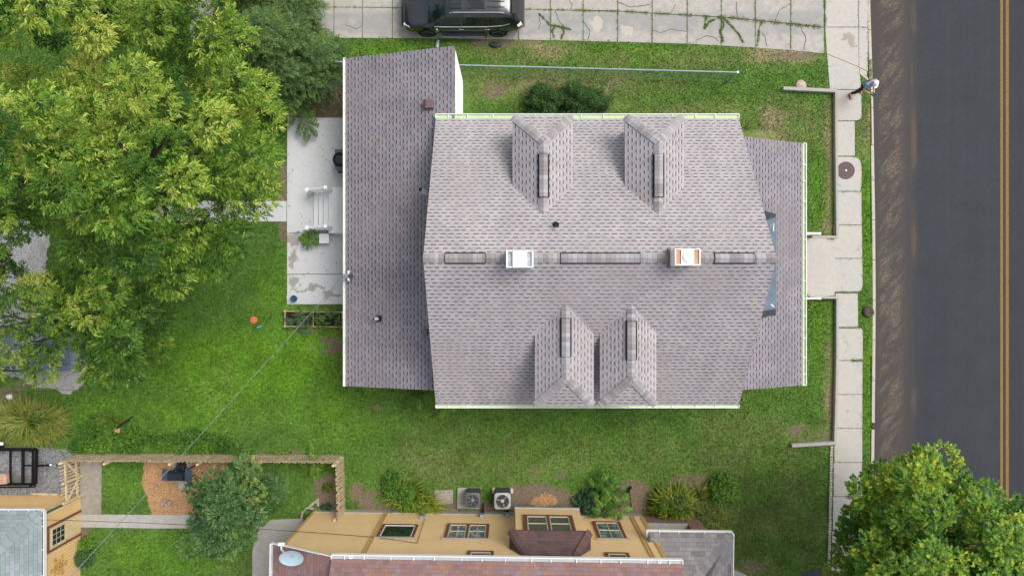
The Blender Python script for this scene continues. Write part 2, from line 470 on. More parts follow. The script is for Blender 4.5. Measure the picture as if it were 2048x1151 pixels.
M['rail'] = plain('galvanised_rail', (.34, .40, .45), .55, .1, var=.15)
M['cable'] = plain('cable_grey', (.20, .215, .225), .6, var=.4, scale=3)
M['galv'] = plain('galvanised', (.45, .50, .54), .4, .6, var=.12)
M['steel'] = plain('steel', (.55, .56, .57), .3, .9, var=.08)
M['grey_box'] = plain('grey_box', (.33, .40, .45), .5, var=.12)
M['ac_dark'] = plain('ac_dark', (.07, .07, .075), .5, .2, var=.2)
M['ac_light'] = plain('ac_light', (.40, .41, .42), .5, .2, var=.1)
M['ac_blue'] = plain('ac_blue', (.12, .16, .21), .5, .1, var=.15)
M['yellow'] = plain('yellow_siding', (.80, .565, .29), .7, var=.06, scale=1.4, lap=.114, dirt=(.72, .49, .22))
M['yellow_trim'] = plain('yellow_trim', (.62, .38, .15), .7, var=.08)
M['red_trim'] = plain('red_brown_trim', (.20, .075, .055), .6, var=.12)
M['cream'] = plain('cream_paint', (.62, .50, .28), .6, var=.08, dirt=(.45, .36, .2))
M['sash'] = plain('cream_sash', (.66, .57, .42), .55, var=.06)
M['teal'] = plain('teal_trim', (.03, .08, .095), .5, var=.15)
M['gold'] = plain('gold_scroll', (.50, .29, .06), .45, .3, var=.15)
M['sill'] = plain('stone_sill', (.36, .33, .28), .85, var=.2, scale=12)
M['tan'] = plain('tan_flue', (.50, .30, .17), .8, var=.15)
M['wood'] = plain('cedar_picket', (.56, .45, .30), .85, var=.28, scale=5, dirt=(.28, .22, .15))
M['wood_pale'] = plain('pine_rail', (.66, .53, .33), .8, var=.15, dirt=(.42, .32, .18))
M['pink_wood'] = plain('bed_board', (.52, .36, .27), .8, var=.12)
M['soil'] = plain('potting_soil', (.022, .015, .011), .95, var=.5, scale=40)
M['conc_old'] = concrete('weathered_concrete', (.40, .395, .37), mottling=.2)
M['stone'] = plain('stone', (.42, .37, .31), .9, var=.25, scale=12, dirt=(.2, .17, .14))
M['purple'] = plain('purple_metal', (.17, .12, .13), .5, var=.12)

def glassmat(name, col=(.012, .02, .02)):
    g = G(name, .06, 0, .6); o = g.pos()
    return g.color(g.mix(g.sstep(g.noise(o, 3.0, 3, .5), .45, .62, 0, .7), col, tuple(c * 3 for c in col)))
M['glass'] = glassmat('window_glass')
M['glass_teal'] = glassmat('window_glass_curtain', (.10, .14, .14))
M['glass_blind'] = plain('window_glass_blind', (.09, .09, .10), .12, var=.1, spec=.6)

# ---------------------------------------------------------------- ground sheets
HARD = []          # world polygons where no grass grows
def hard(px): HARD.append([(p.x, p.y) for p in PX(px)])

GP = dict(
 patio=[(575, 237), (720, 235), (720, 608), (574, 608)],
 walk=[(310, 402), (573, 402), (573, 443), (310, 443)],
 drive=[(380, -140), (1652, -140), (1652, 108), (1560, 99), (1400, 89), (1235, 84), (1000, 79), (850, 77), (620, 76), (380, 76)],
 mulch=[(292, 908), (452, 908), (458, 950), (440, 985), (430, 1031), (345, 1033), (304, 1031), (296, 1000), (284, 965), (288, 935)],
 oldconc=[(160, 912), (204, 912), (203, 1027), (160, 1027)],
 path=[(160, 1027), (520, 1030), (520, 1056), (300, 1055), (160, 1053)],
 sidepath=[(520, 1046), (545, 1038), (610, 1035), (640, 1060), (640, 1250), (505, 1250), (505, 1100)],
 gravelcar=[(-400, 430), (60, 440), (100, 470), (90, 560), (120, 640), (185, 690), (172, 740), (166, 768), (140, 790), (112, 780), (60, 770), (36, 752), (-400, 756)],
 graveltrailer=[(-400, 884), (80, 892), (138, 898), (160, 912), (160, 1010), (-400, 1010)],
)
def wander(px, amp, step=6, seed=0):
    rr = random.Random(seed); out = []
    for i in range(len(px)):
        a, b = px[i], px[(i + 1) % len(px)]; L = math.hypot(b[0] - a[0], b[1] - a[1]); n = max(1, int(L / step))
        for k in range(n):
            t = k / n; out.append((a[0] + (b[0] - a[0]) * t + rr.uniform(-amp, amp), a[1] + (b[1] - a[1]) * t + rr.uniform(-amp, amp)))
    return out
def sheet(name, px, z0, z1, mat, kind='structure', ragged=0):
    if ragged: px = wander(px, ragged, 7, len(name))
    o = MB().prism([P(a, b) for a, b in px], z0, z1).build(name, mat)
    tag(o, kind=kind); return o

# lawn: one sheet to the horizon, fine near the houses, carrying the turf's own kinds as attributes
def pxblob(x, y, lst):
    """strength of soft patches given in photo pixels on the ground: (px, py, rx, ry, amount)"""
    px = 1024 + x * K; py = 575.5 - y * K; r = np.zeros(x.shape)
    for a, b, rx, ry, s in lst:
        d = np.hypot((px - a) / rx, (py - b) / ry); r = np.maximum(r, s * np.clip(1.6 - d * 1.15, 0, 1))
    return r
LUSH = [(470, 740, 190, 90, .95), (600, 720, 110, 90, .8), (560, 590, 60, 70, .7), (380, 800, 160, 60, .75), (640, 800, 80, 60, .55), (250, 820, 110, 45, .6),
        (780, 110, 150, 25, .6), (1250, 110, 110, 22, .7), (1380, 240, 120, 40, .35), (1640, 700, 26, 120, .6), (1640, 380, 26, 90, .6), (1733, 420, 14, 160, .7), (1733, 760, 14, 120, .7),
        (240, 960, 40, 60, .4), (330, 1110, 120, 45, .75), (620, 960, 50, 40, .2), (1350, 1000, 60, 90, .2), (1100, 870, 200, 30, .25), (1370, 1000, 90, 40, .35), (700, 860, 100, 40, .35)]
DRY = [(1100, 300, 1, 1, 0), (1230, 180, 90, 40, .5), (1450, 270, 120, 60, .5), (1000, 900, 200, 60, .45), (850, 930, 90, 60, .5), (1500, 990, 170, 170, .45), (1180, 900, 260, 50, .4), (900, 930, 140, 50, .55), (1600, 1050, 60, 90, .45), (1560, 260, 80, 60, .95), (1420, 230, 90, 30, .8), (1150, 170, 200, 30, .8),
       (1060, 105, 140, 25, .8), (1300, 118, 200, 22, .7), (1560, 110, 90, 25, 1.0), (1500, 1130, 60, 25, .8), (1380, 985, 60, 30, .7), (1655, 300, 12, 130, .9), (1655, 760, 12, 150, .9), (1654, 470, 12, 60, .9), (1727, 270, 20, 60, .6), (1500, 860, 130, 40, .45), (440, 770, 40, 60, .3),
       (1740, 250, 20, 60, .7), (990, 170, 70, 40, .65), (1320, 230, 120, 20, .5), (1690, 900, 8, 8, 0), (470, 1100, 90, 50, .4), (700, 690, 40, 60, .4), (1640, 880, 30, 25, .8)]
DIRT = [(655, 190, 60, 70, 1.0), (565, 370, 16, 60, .95), (567, 465, 14, 30, .75), (1265, 995, 40, 48, 1.0), (1080, 995, 75, 28, 1.0), (1190, 1015, 150, 20, .95), (730, 985, 45, 35, .72), (760, 1010, 60, 14, .85),
        (900, 1012, 150, 14, .9), (655, 985, 35, 45, .95), (1010, 84, 90, 14, .75), (985, 180, 45, 25, .6), (1590, 112, 70, 12, .75), (1662, 780, 7, 130, .75), (1661, 330, 6, 150, .7), (1610, 865, 60, 22, .6),
        (1205, 215, 40, 20, .55), (1480, 220, 30, 12, .5), (630, 640, 90, 40, .45), (650, 690, 60, 30, .55), (-20, 790, 90, 30, .7), (60, 770, 100, 20, .6), (168, 1050, 14, 60, .7), (560, 905, 70, 12, .6), (870, 880, 20, 8, 0),
        (1085, 950, 80, 25, .5), (750, 815, 30, 10, .5), (1380, 965, 60, 26, .7), (1050, 985, 50, 22, 1), (1640, 880, 30, 14, .6), (1728, 300, 14, 30, .5), (1080, 1010, 120, 14, 1), (1733, 210, 6, 6, 0), (1745, 250, 6, 60, .9)]
def fields(x, y):
    n1 = fbm(x * .55, y * .55); n2 = fbm(x * 1.7 + 40, y * 1.7, 5)
    lush = np.clip(pxblob(x, y, LUSH) * (.35 + 1.1 * n2) + (n1 - .55) * .6, 0, 1)
    dry = np.clip(pxblob(x, y, DRY) * (.15 + 1.3 * fbm(x * 1.1 + 9, y * 1.1)) + (n2 - .62) * .5, 0, 1)
    dirt = np.clip(pxblob(x, y, DIRT) * (.35 + 1.1 * fbm(x * 2.3, y * 2.3 + 7)), 0, 1)
    return lush, dry, dirt
def make_lawn():
    xs = np.concatenate([[-400, -120, -45], np.arange(-26, 26.01, .11), [45, 120, 400]])
    ys = np.concatenate([[-400, -120, -40], np.arange(-16, 16.01, .11), [40, 120, 400]])
    X, Y = np.meshgrid(xs, ys, indexing='ij'); nx, ny = X.shape
    Z = np.zeros_like(X)
    # the street lies a kerb's height below the turf
    KX = np.interp(575.5 - Y * K, [-160, 0, 200, 450, 600, 750, 920, 1100, 1300], [1738, 1740, 1746, 1750, 1751, 1750, 1748, 1745, 1741])
    Z = np.where(X > (KX - 1024) / K - .1, -.35, Z)
    co = np.stack([X, Y, Z], -1).reshape(-1, 3)
    I = np.arange(nx * ny).reshape(nx, ny)
    q = np.stack([I[:-1, :-1], I[1:, :-1], I[1:, 1:], I[:-1, 1:]], -1).reshape(-1, 4)
    me = bpy.data.meshes.new('lawn'); me.vertices.add(len(co)); me.vertices.foreach_set('co', co.astype(np.float32).ravel())
    me.loops.add(q.size); me.loops.foreach_set('vertex_index', q.astype(np.int32).ravel())
    me.polygons.add(len(q)); me.polygons.foreach_set('loop_start', np.arange(0, q.size, 4, dtype=np.int32))
    fl, fd, fi = fields(co[:, 0], co[:, 1])
    for k, a in (('lush', fl), ('dry', fd), ('dirt', fi)):
        at = me.attributes.new(k, 'FLOAT', 'POINT'); at.data.foreach_set('value', a.astype(np.float32))
    me.update(); me.validate(); me.materials.append(lawnmat('lawn_turf', True))
    o = bpy.data.objects.new('lawn', me); COL.objects.link(o); tag(o, kind='structure')
make_lawn()

# gravel, wood chips
def pebble(name, cols, scale, dirt=None):
    g = G(name, .92, 0, .15); p = g.pos()
    v = g.add('ShaderNodeTexVoronoi', Vector=p, Scale=scale)
    h = g.add('ShaderNodeSeparateXYZ', Vector=v.outputs['Color']).outputs[0]
    k = len(cols); c = g.ramp(h, [(i / max(1, k - 1), cc) for i, cc in enumerate(cols)])
    c = g.mix(g.sstep(v.outputs['Distance'], .35, .75, 0, .55), c, tuple(x * .35 for x in cols[0]))
    if dirt: c = g.mix(g.sstep(g.noise(p, 1.3, 6, .7), .50, .66, 0, .8), c, dirt)
    g.bump(g.math('SUBTRACT', 1.0, v.outputs['Distance']), .8, .02)
    return g.color(c)
M['gravel'] = pebble('pale_gravel', [(.38, .37, .36), (.62, .61, .59), (.50, .485, .46)], 26, (.36, .31, .24))
M['gravel_dark'] = pebble('grey_gravel', [(.17, .17, .18), (.36, .37, .39), (.26, .26, .27)], 22, (.12, .115, .09))
M['chips'] = pebble('wood_chips', [(.34, .18, .085), (.58, .36, .19), (.46, .26, .12)], 24, (.36, .20, .11))
M['patio'] = concrete('patio_concrete', (.58, .59, .60), warm=(.53, .53, .52), mottling=.07,
    stains=[(P(592, 478).x, P(592, 478).y, .42, .36), (P(588, 515).x, P(588, 515).y, .26, .5), (P(625, 485).x, P(625, 485).y, .5, .2), (P(588, 562).x, P(588, 562).y, .3, .36), (P(620, 577).x, P(620, 577).y, .7, .13), (P(665, 588).x, P(665, 588).y, .55, .16)],
    stain_col=(.235, .205, .17))
M['stoop'] = concrete('stoop_concrete', (.72, .73, .74), warm=(.68, .68, .67), mottling=.05)
M['drive'] = concrete('driveway_concrete', band=(10.45, 11.35, (.285, .285, .275)), col=(.42, .395, .355), warm=(.35, .335, .31), mottling=.22, scale=.8,
    stains=[(P(1195, 48).x, P(1195, 48).y, .3, .28), (P(1252, 60).x, P(1252, 60).y, .26, .26)], stain_col=(.56, .50, .41), stain_amt=.6)
M['walk'] = concrete('sidewalk_concrete', (.47, .45, .415), warm=(.50, .455, .385), mottling=.10,
    stains=[(P(1695, 77).x, P(1695, 77).y, .36, .2), (P(1705, 88).x, P(1705, 88).y, .25, .18)], stain_col=(.30, .245, .17))

o = sheet('gravel_yard', GP['gravelcar'], -.02, .012, M['gravel'], ragged=3)
o = sheet('gravel_strip', GP['graveltrailer'], -.02, .012, M['gravel_dark'], ragged=2)
o = sheet('wood_chip_ground', GP['mulch'], -.02, .02, M['chips'], ragged=1.5); hard(GP['mulch'])
hard(GP['oldconc']); sheet('worn_path', GP['oldconc'], -.02, .016, concrete('worn_concrete', (.33, .30, .25), mottling=.3, warm=(.27, .21, .15)), ragged=.8)
hard(GP['path']); hard(GP['sidepath'])
mp = MB(); mp.prism(PX(GP['path']), -.05, .03); mp.prism(PX(GP['sidepath']), -.05, .028)
tag(mp.build('garden_path', M['conc_old']), kind='structure')
# white worn patch on the side path
sheet('path_patch', wander([(547, 1046), (555, 1052), (574, 1050), (575, 1044), (579, 1046), (571, 1060), (570, 1088), (558, 1090), (553, 1066)], .7, 4, 3), .02, .034, M['conc_old'])

sheet('wood_chip_patch', wander([(1066, 992), (1085, 986), (1110, 990), (1118, 1002), (1105, 1012), (1075, 1013), (1060, 1004)], 2.5, 6, 5), -.02, .015, M['chips'])
sheet('side_drive', wander([(1585, 1153), (1612, 1141), (1640, 1134), (1660, 1131), (1660, 1300), (1560, 1300), (1560, 1165)], 1, 8, 6), -.05, .012, plain('dark_strip_flat', (.06, .06, .062), .9, var=.3, scale=12)); hard([(1585, 1153), (1612, 1141), (1640, 1134), (1660, 1131), (1660, 1300), (1560, 1300), (1560, 1165)])  # flat dark strip at the lower lawn edge
# patio slab in panels, back walk
hard(GP['patio']); hard(GP['walk'])
pt = MB()
for y0, y1 in ((236, 466), (467, 547.5), (548.5, 608)):
    pt.prism(PX([(575, y0), (720, y0), (720, y1), (574.5, y1)]), -.1, .05)
tag(pt.build('patio', M['patio'], bevel=.008), kind='structure')
wk = MB()
for x0, x1 in ((310, 379.2), (380, 447), (447.8, 517), (517.8, 573.5)): wk.prism(PX([(x0, 402), (x1, 402), (x1, 443), (x0, 443)]), -.1, .045)
tag(wk.build('back_walk', M['patio'], bevel=.006), kind='structure')

# driveway: separate cracked slabs
hard(GP['drive'])
dv = MB()
def dbot(x): 
    T = [(380, 76), (620, 76), (850, 77), (1000, 79), (1235, 84), (1400, 89), (1560, 99), (1652, 108)]
    for (a, b), (c, d) in zip(T, T[1:]):
        if a <= x <= c: return b + (d - b) * (x - a) / (c - a)
    return 108
def dmid(x):
    T = [(380, 15), (700, 15), (1050, 19), (1235, 23), (1300, 27), (1374, 31), (1442, 35), (1510, 41), (1580, 48), (1652, 56)]
    for (a, b), (c, d) in zip(T, T[1:]):
        if a <= x <= c: return b + (d - b) * (x - a) / (c - a)
    return 56
XJ = [380, 440, 497, 554, 611, 668, 725, 785, 845, 910, 972, 1037, 1101, 1166, 1235, 1304, 1374, 1442, 1510, 1581, 1648]
rs = random.Random(5)
for a, b in zip(XJ, XJ[1:]):
    z = .02 + rs.uniform(-.008, .012); q = .7
    dv.prism(PX([(a + q, dmid(a) + q), (b - q, dmid(b) + q), (b - q, dbot(b)), (a + q, dbot(a))]), -.1, z)
    z = .02 + rs.uniform(-.008, .012)
    dv.prism(PX([(a + q, dmid(a) - 66), (b - q, dmid(b) - 66), (b - q, dmid(b) - q), (a + q, dmid(a) - q)]), -.1, z)
    dv.prism(PX([(a + q, dmid(a) - 134), (b - q, dmid(b) - 134), (b - q, dmid(b) - 67.5), (a + q, dmid(a) - 67.5)]), -.1, .02)
drive = tag(dv.build('driveway', M['drive'], bevel=.006), kind='structure')
CRACKS = [[(1078, 28), (1090, 40), (1098, 50), (1120, 54), (1142, 60)], [(1110, 54), (1104, 62), (1108, 76)], [(1125, 54), (1128, 66), (1122, 78)], [(1110, 20), (1116, 38), (1128, 54)],
          [(1412, 34), (1409, 58), (1418, 44), (1440, 34)], [(1440, 34), (1448, 50), (1440, 62), (1446, 84)], [(1444, 33), (1462, 52), (1478, 70), (1486, 86)], [(1523, 45), (1518, 62), (1514, 92)], [(1392, 82), (1410, 72), (1424, 73), (1438, 82)],
          [(1078, 28), (1080, 46), (1077, 60)], [(1138, 0), (1144, 10), (1142, 22)], [(1473, 4), (1474, 34)], [(690, 50), (712, 58), (724, 52)], [(1166, 40), (1180, 62), (1176, 82)], [(1340, 30), (1352, 8)], [(1600, 50), (1612, 78), (1608, 100)], [(1304, 60), (1322, 66), (1342, 58), (1374, 64)], [(1235, 4), (1262, 14), (1300, 10)], [(1548, 44), (1560, 20), (1581, 8)], [(1525, 66), (1532, 78), (1534, 92)]]
ck = MB()
for pl in CRACKS:
    pts = []
    for (a, b), (c, d) in zip(pl, pl[1:]):
        n = max(2, int(math.hypot(c - a, d - b) / 4))
        for i in range(n): pts.append((a + (c - a) * i / n + rs.uniform(-1, 1), b + (d - b) * i / n + rs.uniform(-1, 1)))
    pts.append(pl[-1])
    for (a, b), (c, d) in zip(pts, pts[1:]):
        L = math.hypot(c - a, d - b) or 1; nx, ny = -(d - b) / L * .38, (c - a) / L * .38
        ck.face([P(a + nx, b + ny, .037), P(c + nx, d + ny, .037), P(c - nx, d - ny, .037), P(a - nx, b - ny, .037)])
ck.build('crack', plain('crack_dirt', (.07, .06, .04), .95, var=.3), drive)

# sidewalk and street apron
sw = MB()
def slab(pts, z=.03): sw.prism(PX(pts), -.12, z + rs.uniform(-.004, .004)); hard(pts)
slab([(1650, -140), (1716, -140), (1716, 54.5), (1650, 54.5)])
slab([(1717, -140), (1737, -140), (1736.5, 54.5), (1717, 54.5)], .02)
slab([(1650, 55.5), (1716, 55.5), (1717, 134), (1653, 108)])
slab([(1717, 55.5), (1736, 55.5), (1735, 143), (1717.5, 135)], .02)
slab([(1653.5, 109), (1717, 135), (1719, 150), (1722, 179.5), (1659, 179)])
slab([(1718, 136), (1734, 143.5), (1733, 152), (1739, 164), (1720, 149)], .02)
slab([(1667, 180.5), (1722, 180.5), (1722.5, 232), (1719, 239), (1712, 241.5), (1670, 241.5)])
slab([(1670, 243), (1708.5, 243), (1708.5, 312), (1670, 312)], .045)
slab([(1670, 313.5), (1702, 313.5), (1713, 316), (1720, 321), (1723, 340), (1722, 370), (1720, 382), (1671, 382)])
slab([(1671, 383.5), (1722, 383.5), (1723, 449), (1671, 449)])
slab([(1667, 450), (1723, 450), (1724, 516), (1667, 516)])
slab([(1667, 517), (1724, 517), (1724.5, 570), (1722, 580), (1716, 583), (1667, 583)])
slab([(1670, 586), (1714.5, 586), (1715, 653.5), (1670, 653.5)], .05)
slab([(1672, 655.5), (1721, 656), (1725, 660), (1725, 719.5), (1672, 719.5)])
for a, b in ((720.5, 787.5), (788.5, 855), (856, 923), (924, 991), (992, 1060), (1061, 1128), (1129, 1200), (1201, 1268), (1269, 1400)):
    t = (a - 720) / 480
    slab([(1671 - 10 * t, a), (1724.5 - 2 * t, a), (1724.5 - 2 * t, b), (1671 - 10 * t, b)])
tag(sw.build('sidewalk', M['walk'], bevel=.006), kind='structure')
# front walk slab and its two worn steps
fw = MB(); hard([(1585, 477), (1667, 477), (1667, 592), (1585, 592)])
fw.prism(PX([(1585, 477), (1646, 477), (1646, 592), (1585, 592)]), -.1, .34)
fw.prism(PX([(1646, 477.5), (1656, 477.5), (1656, 591.5), (1646, 591.5)]), -.1, .24)
fw.prism(PX([(1656, 478), (1666.5, 478), (1666.5, 591), (1656, 591)]), -.1, .13)
tag(fw.build('front_steps', M['walk'], bevel=.01), 'wide low concrete steps from the porch down to the sidewalk', 'steps')

# kerb and street
def kx(y):
    T = [(-160, 1738), (0, 1740), (200, 1746), (450, 1750), (600, 1751), (750, 1750), (920, 1748), (1100, 1745), (1300, 1741)]
    for (a, b), (c, d) in zip(T, T[1:]):
        if a <= y <= c: return b + (d - b) * (y - a) / (c - a)
    return 1740
kb = MB()
ysq = [-1200, -160, -40, 0, 60, 120, 150, 168, 215, 290, 360, 440, 520, 600, 680, 760, 845, 858, 930, 1010, 1090, 1170, 1300, 2400]
for a, b in zip(ysq, ysq[1:]):
    if a == 845: continue
    wd = 4.2 if 168 <= a < 280 else 6.2
    q = .35
    kb.prism(PX([(kx(a) - wd, a + q), (kx(a), a + q), (kx(b), b - q), (kx(b) - wd, b - q)]), -.25, .025)
    hard([(kx(a) - wd - 1, a), (kx(a), a), (kx(b), b), (kx(b) - wd - 1, b)])
tag(kb.build('kerb', concrete('kerb_concrete', (.50, .46, .39), mottling=.18, warm=(.48, .42, .31)), bevel=.012), kind='structure')

def asphalt():
    g = G('street_asphalt', .85, 0, .25); p = g.pos()
    sx = g.add('ShaderNodeSeparateXYZ', Vector=p).outputs[0]
    f = g.noise(p, 55, 3, .7); f2 = g.noise(p, 130, 2, .6); m = g.noise(p, .8, 5, .6)
    c = g.ramp(f, [(.3, (.026, .029, .035)), (.7, (.053, .058, .067))])
    c = g.mix(1.0, c, g.ramp(m, [(.25, .88), (.75, 1.1)]), 'MULTIPLY')
    X = lambda a: P(a, 0).x
    st = g.noise(g.stretch(p, (2.2, .03, 1)), 1.0, 4, .6)      # long tyre-polished lanes
    c = g.mix(1.0, c, g.ramp(st, [(.3, (.90, .92, .97)), (.7, (1.12, 1.06, 1.0))]), 'MULTIPLY')
    # dusty brown shoulder swept along the kerb
    sh = g.math('MULTIPLY', g.sstep(sx, X(1846), X(1806)), 1.0)
    c = g.mix(g.math('MULTIPLY', sh, .75), c, g.mix(f, (.050, .043, .040), (.098, .082, .072)))
    rot = g.stretch(g.add('ShaderNodeMapping', Vector=p, Rotation=(0, 0, rad(40))).outputs[0], (3.0, .8, 1))
    sw_ = g.noise(rot, 1.0, 6, .72, .5)
    band = g.math('MULTIPLY', g.sstep(sx, X(1754), X(1770)), g.sstep(sx, X(1816), X(1794)))
    grit = g.math('MULTIPLY', g.math('MULTIPLY', g.sstep(sw_, .42, .66), band), g.sstep(g.noise(rot, 14, 3, .75), .46, .62, .10, 1))
    c = g.mix(g.math('MULTIPLY', grit, .75), c, (.30, .225, .135))
    o1 = g.math('MULTIPLY', g.sstep(sx, X(1820), X(1829)), g.sstep(sx, X(1842), X(1831)))
    c = g.mix(g.math('MULTIPLY', g.math('MULTIPLY', o1, g.sstep(g.noise(g.stretch(p, (1, .25, 1)), 1.0, 5, .6), .45, .65)), .6), c, (.13, .085, .055))
    c = g.mix(g.math('MULTIPLY', g.sstep(sx, X(2016), X(2026)), .4), c, (.035, .036, .042))
    g.bump(f, .5, .008)
    return g.color(c)
rd = MB()
rd.prism([P(kx(a) - 1, a) for a in ysq] + [Vector((60, -38, 0)), Vector((60, 37, 0))], -.3, -.10)
tag(rd.build('road', asphalt()), kind='structure')
g = G('road_yellow', .75, 0, .25); p = g.pos()
M['road_yellow'] = g.color(g.mix(g.sstep(g.noise(p, 22, 5, .75), .44, .62, 0, .75), (.27, .150, .022), (.10, .068, .03)))
mk = MB()
for a, b in ((2000.5, 2006), (2011.5, 2017.5)):
    mk.face([P(a, -1200, -.096), P(b, -1200, -.096), P(b, 2400, -.096), P(a, 2400, -.096)])
tag(mk.build('road_marking', M['road_yellow']), kind='structure')

# ---------------------------------------------------------------- retaining walls by the sidewalk
def strip(mb, pts, wpx, z0, z1):
    for (a, b), (c, d) in zip(pts, pts[1:]):
        A, B = P(a, b), P(c, d); mb.beam((A.x, A.y, (z0 + z1) / 2), (B.x, B.y, (z0 + z1) / 2), wpx / K, z1 - z0)
rw = MB(); strip(rw, [(1563, 179), (1666, 184)], 6.5, -.1, .22); strip(rw, [(1668.5, 181), (1669, 280), (1670, 383), (1671, 474)], 5.5, -.1, .20); strip(rw, [(1616, 474.5), (1668, 475)], 5, -.1, .36)
tag(rw.build('retaining_wall', M['conc_old'], bevel=.012), 'low grey concrete edging wall around the front lawn nearer the driveway, on the sidewalk side', 'wall', 'low edging walls along the sidewalk')
rw = MB(); strip(rw, [(1612, 594), (1668, 594.5)], 5, -.1, .36); strip(rw, [(1671, 592), (1671, 700), (1669, 800), (1666.5, 886)], 5.5, -.1, .20); strip(rw, [(1580, 888.5), (1664, 883.5)], 6.5, -.1, .22)
tag(rw.build('retaining_wall', M['conc_old'], bevel=.012), 'low grey concrete edging wall around the front lawn nearer the yellow house, on the sidewalk side', 'wall', 'low edging walls along the sidewalk')
eb = MB()
for i in range(44):
    y = 893 + i * 5.6; x = 1662 - (y - 893) * .022
    a = P(x, y); eb.obox((a.x, a.y, .03), (.09 + rs.uniform(0, .03), .085, .1), rs.uniform(-.12, .12), (0, rs.uniform(-.2, .2)))
tag(eb.build('brick_edging', plain('edging_brick', (.46, .42, .37), .9, var=.3, scale=14)), 'row of small upright pale bricks edging the lawn along the sidewalk', 'edging')
# manhole
c = P(1691, 341)
mh = thing('manhole_cover', 'round rusty brown iron manhole cover set in the sidewalk', 'manhole cover', (c.x, c.y, .03))
MB().lathe([(0, .028), (.36, .028), (.36, .050), (.335, .052), (.325, .044), (.20, .044), (.195, .048), (.185, .048), (.18, .044), (0, .044)], (c.x, c.y, 0), 40).build('lid', plain('rusty_iron', (.13, .09, .088), .75, .2, var=.15, scale=14), mh)
MB().lathe([(0, .044), (.028, .044), (.024, .062), (0, .064)], (c.x, c.y, 0), 12).build('lifting_knob', M['steel'], mh)
# ================================================================ the white house with the mauve roof
XL, XR, YN, YS, ZE, YR, ZR = -2.71, 8.07, 6.02, -4.16, 4.25, .91, 7.78
sN = (ZR - ZE) / (YN - YR); sS = (ZR - ZE) / (YR - YS)
zN = lambda y: ZE + (YN - y) * sN
zS = lambda y: ZE + (y - YS) * sS
AL, AR, AS, AN, AZ = -6.24, -2.04, -3.67, 8.60, 2.92
zA = lambda x: AZ + (x - AL) * .318
PL_, PR_, PS, PN, PZ = 7.75, 10.86, -3.63, 5.40, 3.0
zP = lambda x: PZ + (PR_ - x) * .4545

house = thing('white_house', 'white one and a half storey house under a mauve shingle roof with four hipped dormers', 'house', (2.5, .9, 0))
for px in ([(690, 225), (935, 225), (930, 95), (690, 110)], [(690, 225), (1610, 225), (1610, 800), (690, 800)]): hard([(1024 + (a - 1024) * .9, 575.5 + (b - 575.5) * .9) for a, b in px])

wb = MB()
wb.box(XL + .3, XR - .3, YS + .45, YN - .45, 0, ZE + .2)
for x in (XL + .3, XR - .42):
    pts = [(YS + .45, ZE + .2), (YN - .45, ZE + .2), (YR, ZR - .12)]
    a = [(x, y, z) for y, z in pts]; b = [(x + .12, y, z) for y, z in pts]
    wb.face(a); wb.face(b[::-1])
    for i in range(3): j = (i + 1) % 3; wb.face([a[i], b[i], b[j], a[j]])
wb.build('wall', M['siding_white'], house)
# rear addition: walls follow the lean-to roof
aw = MB()
def leanwall(mb, x0, x1, y0, y1, zf):
    v = [(x0, y0, 0), (x1, y0, 0), (x1, y1, 0), (x0, y1, 0), (x0, y0, zf(x0) - .1), (x1, y0, zf(x1) - .1), (x1, y1, zf(x1) - .1), (x0, y1, zf(x0) - .1)]
    b = len(mb.v); mb.v += v
    for q in ((3, 2, 1, 0), (4, 5, 6, 7), (0, 1, 5, 4), (1, 2, 6, 5), (2, 3, 7, 6), (3, 0, 4, 7)): mb.idx([b + k for k in q])
leanwall(aw, AL + .42, AR - .004, AS + .12, AN - .04, zA)
for i in range(14):       # lap lines of the siding on the tall east wall
    aw.box(AR - .004, AR + .012, 6.05, AN - .04, .25 + i * .27, .265 + i * .27)
aw.build('addition_wall', M['siding_white'], house)
db = MB(); db.beam((AR + .06, 6.25, .2), (AR + .06, 6.25, 3.6), .08, .06); db.beam((AR + .06, 6.25, 3.6), (AR + .06, 6.12, 3.9), .08, .06); db.build('downspout', M['white'], house)
pw = MB()
for y in (PN - .25, 3.0, -1.2, PS + .25): pw.box(PR_ - .42, PR_ - .26, y - .08, y + .08, .3, 2.85)
pw.box(PR_ - .45, PR_ - .2, PS + .15, PN - .15, 2.72, 2.93)
pw.each('porch_post', M['white'], house)
MB().box(XR - .3, PR_ - .3, PS + .15, PN - .15, 0, .5).build('porch_floor', M['conc_old'], house)

# --- main roof
mr = MB()
mr.roof([(XL, YN, ZE), (XR, YN, ZE), (XR, YR, ZR), (XL, YR, ZR)], (1, 0, 0), .14)
mr.roof([(XL, YS, ZE), (XR, YS, ZE), (XR, YR, ZR), (XL, YR, ZR)], (1, 0, 0), .14)
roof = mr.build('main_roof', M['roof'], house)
ar = MB(); ar.roof([(AL, AS, zA(AL)), (AL, AN, zA(AL)), (AR, AN, zA(AR)), (AR, AS, zA(AR))], (0, 1, 0), .1)
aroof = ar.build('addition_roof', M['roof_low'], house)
pr = MB(); pr.roof([(PR_, PS, zP(PR_)), (PR_, PN, zP(PR_)), (PL_, PN, zP(PL_)), (PL_, PS, zP(PL_))], (0, 1, 0), .1)
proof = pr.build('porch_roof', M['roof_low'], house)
# white trim along the rakes
tr = MB()
for x in (XL + .035, XR - .035):
    for y0, z0 in ((YN, ZE), (YS, ZE)):
        tr.beam((x, y0, z0 - .2), (x, YR, ZR - .2), .05, .12)
tr.each('rake_board', M['white'], house)

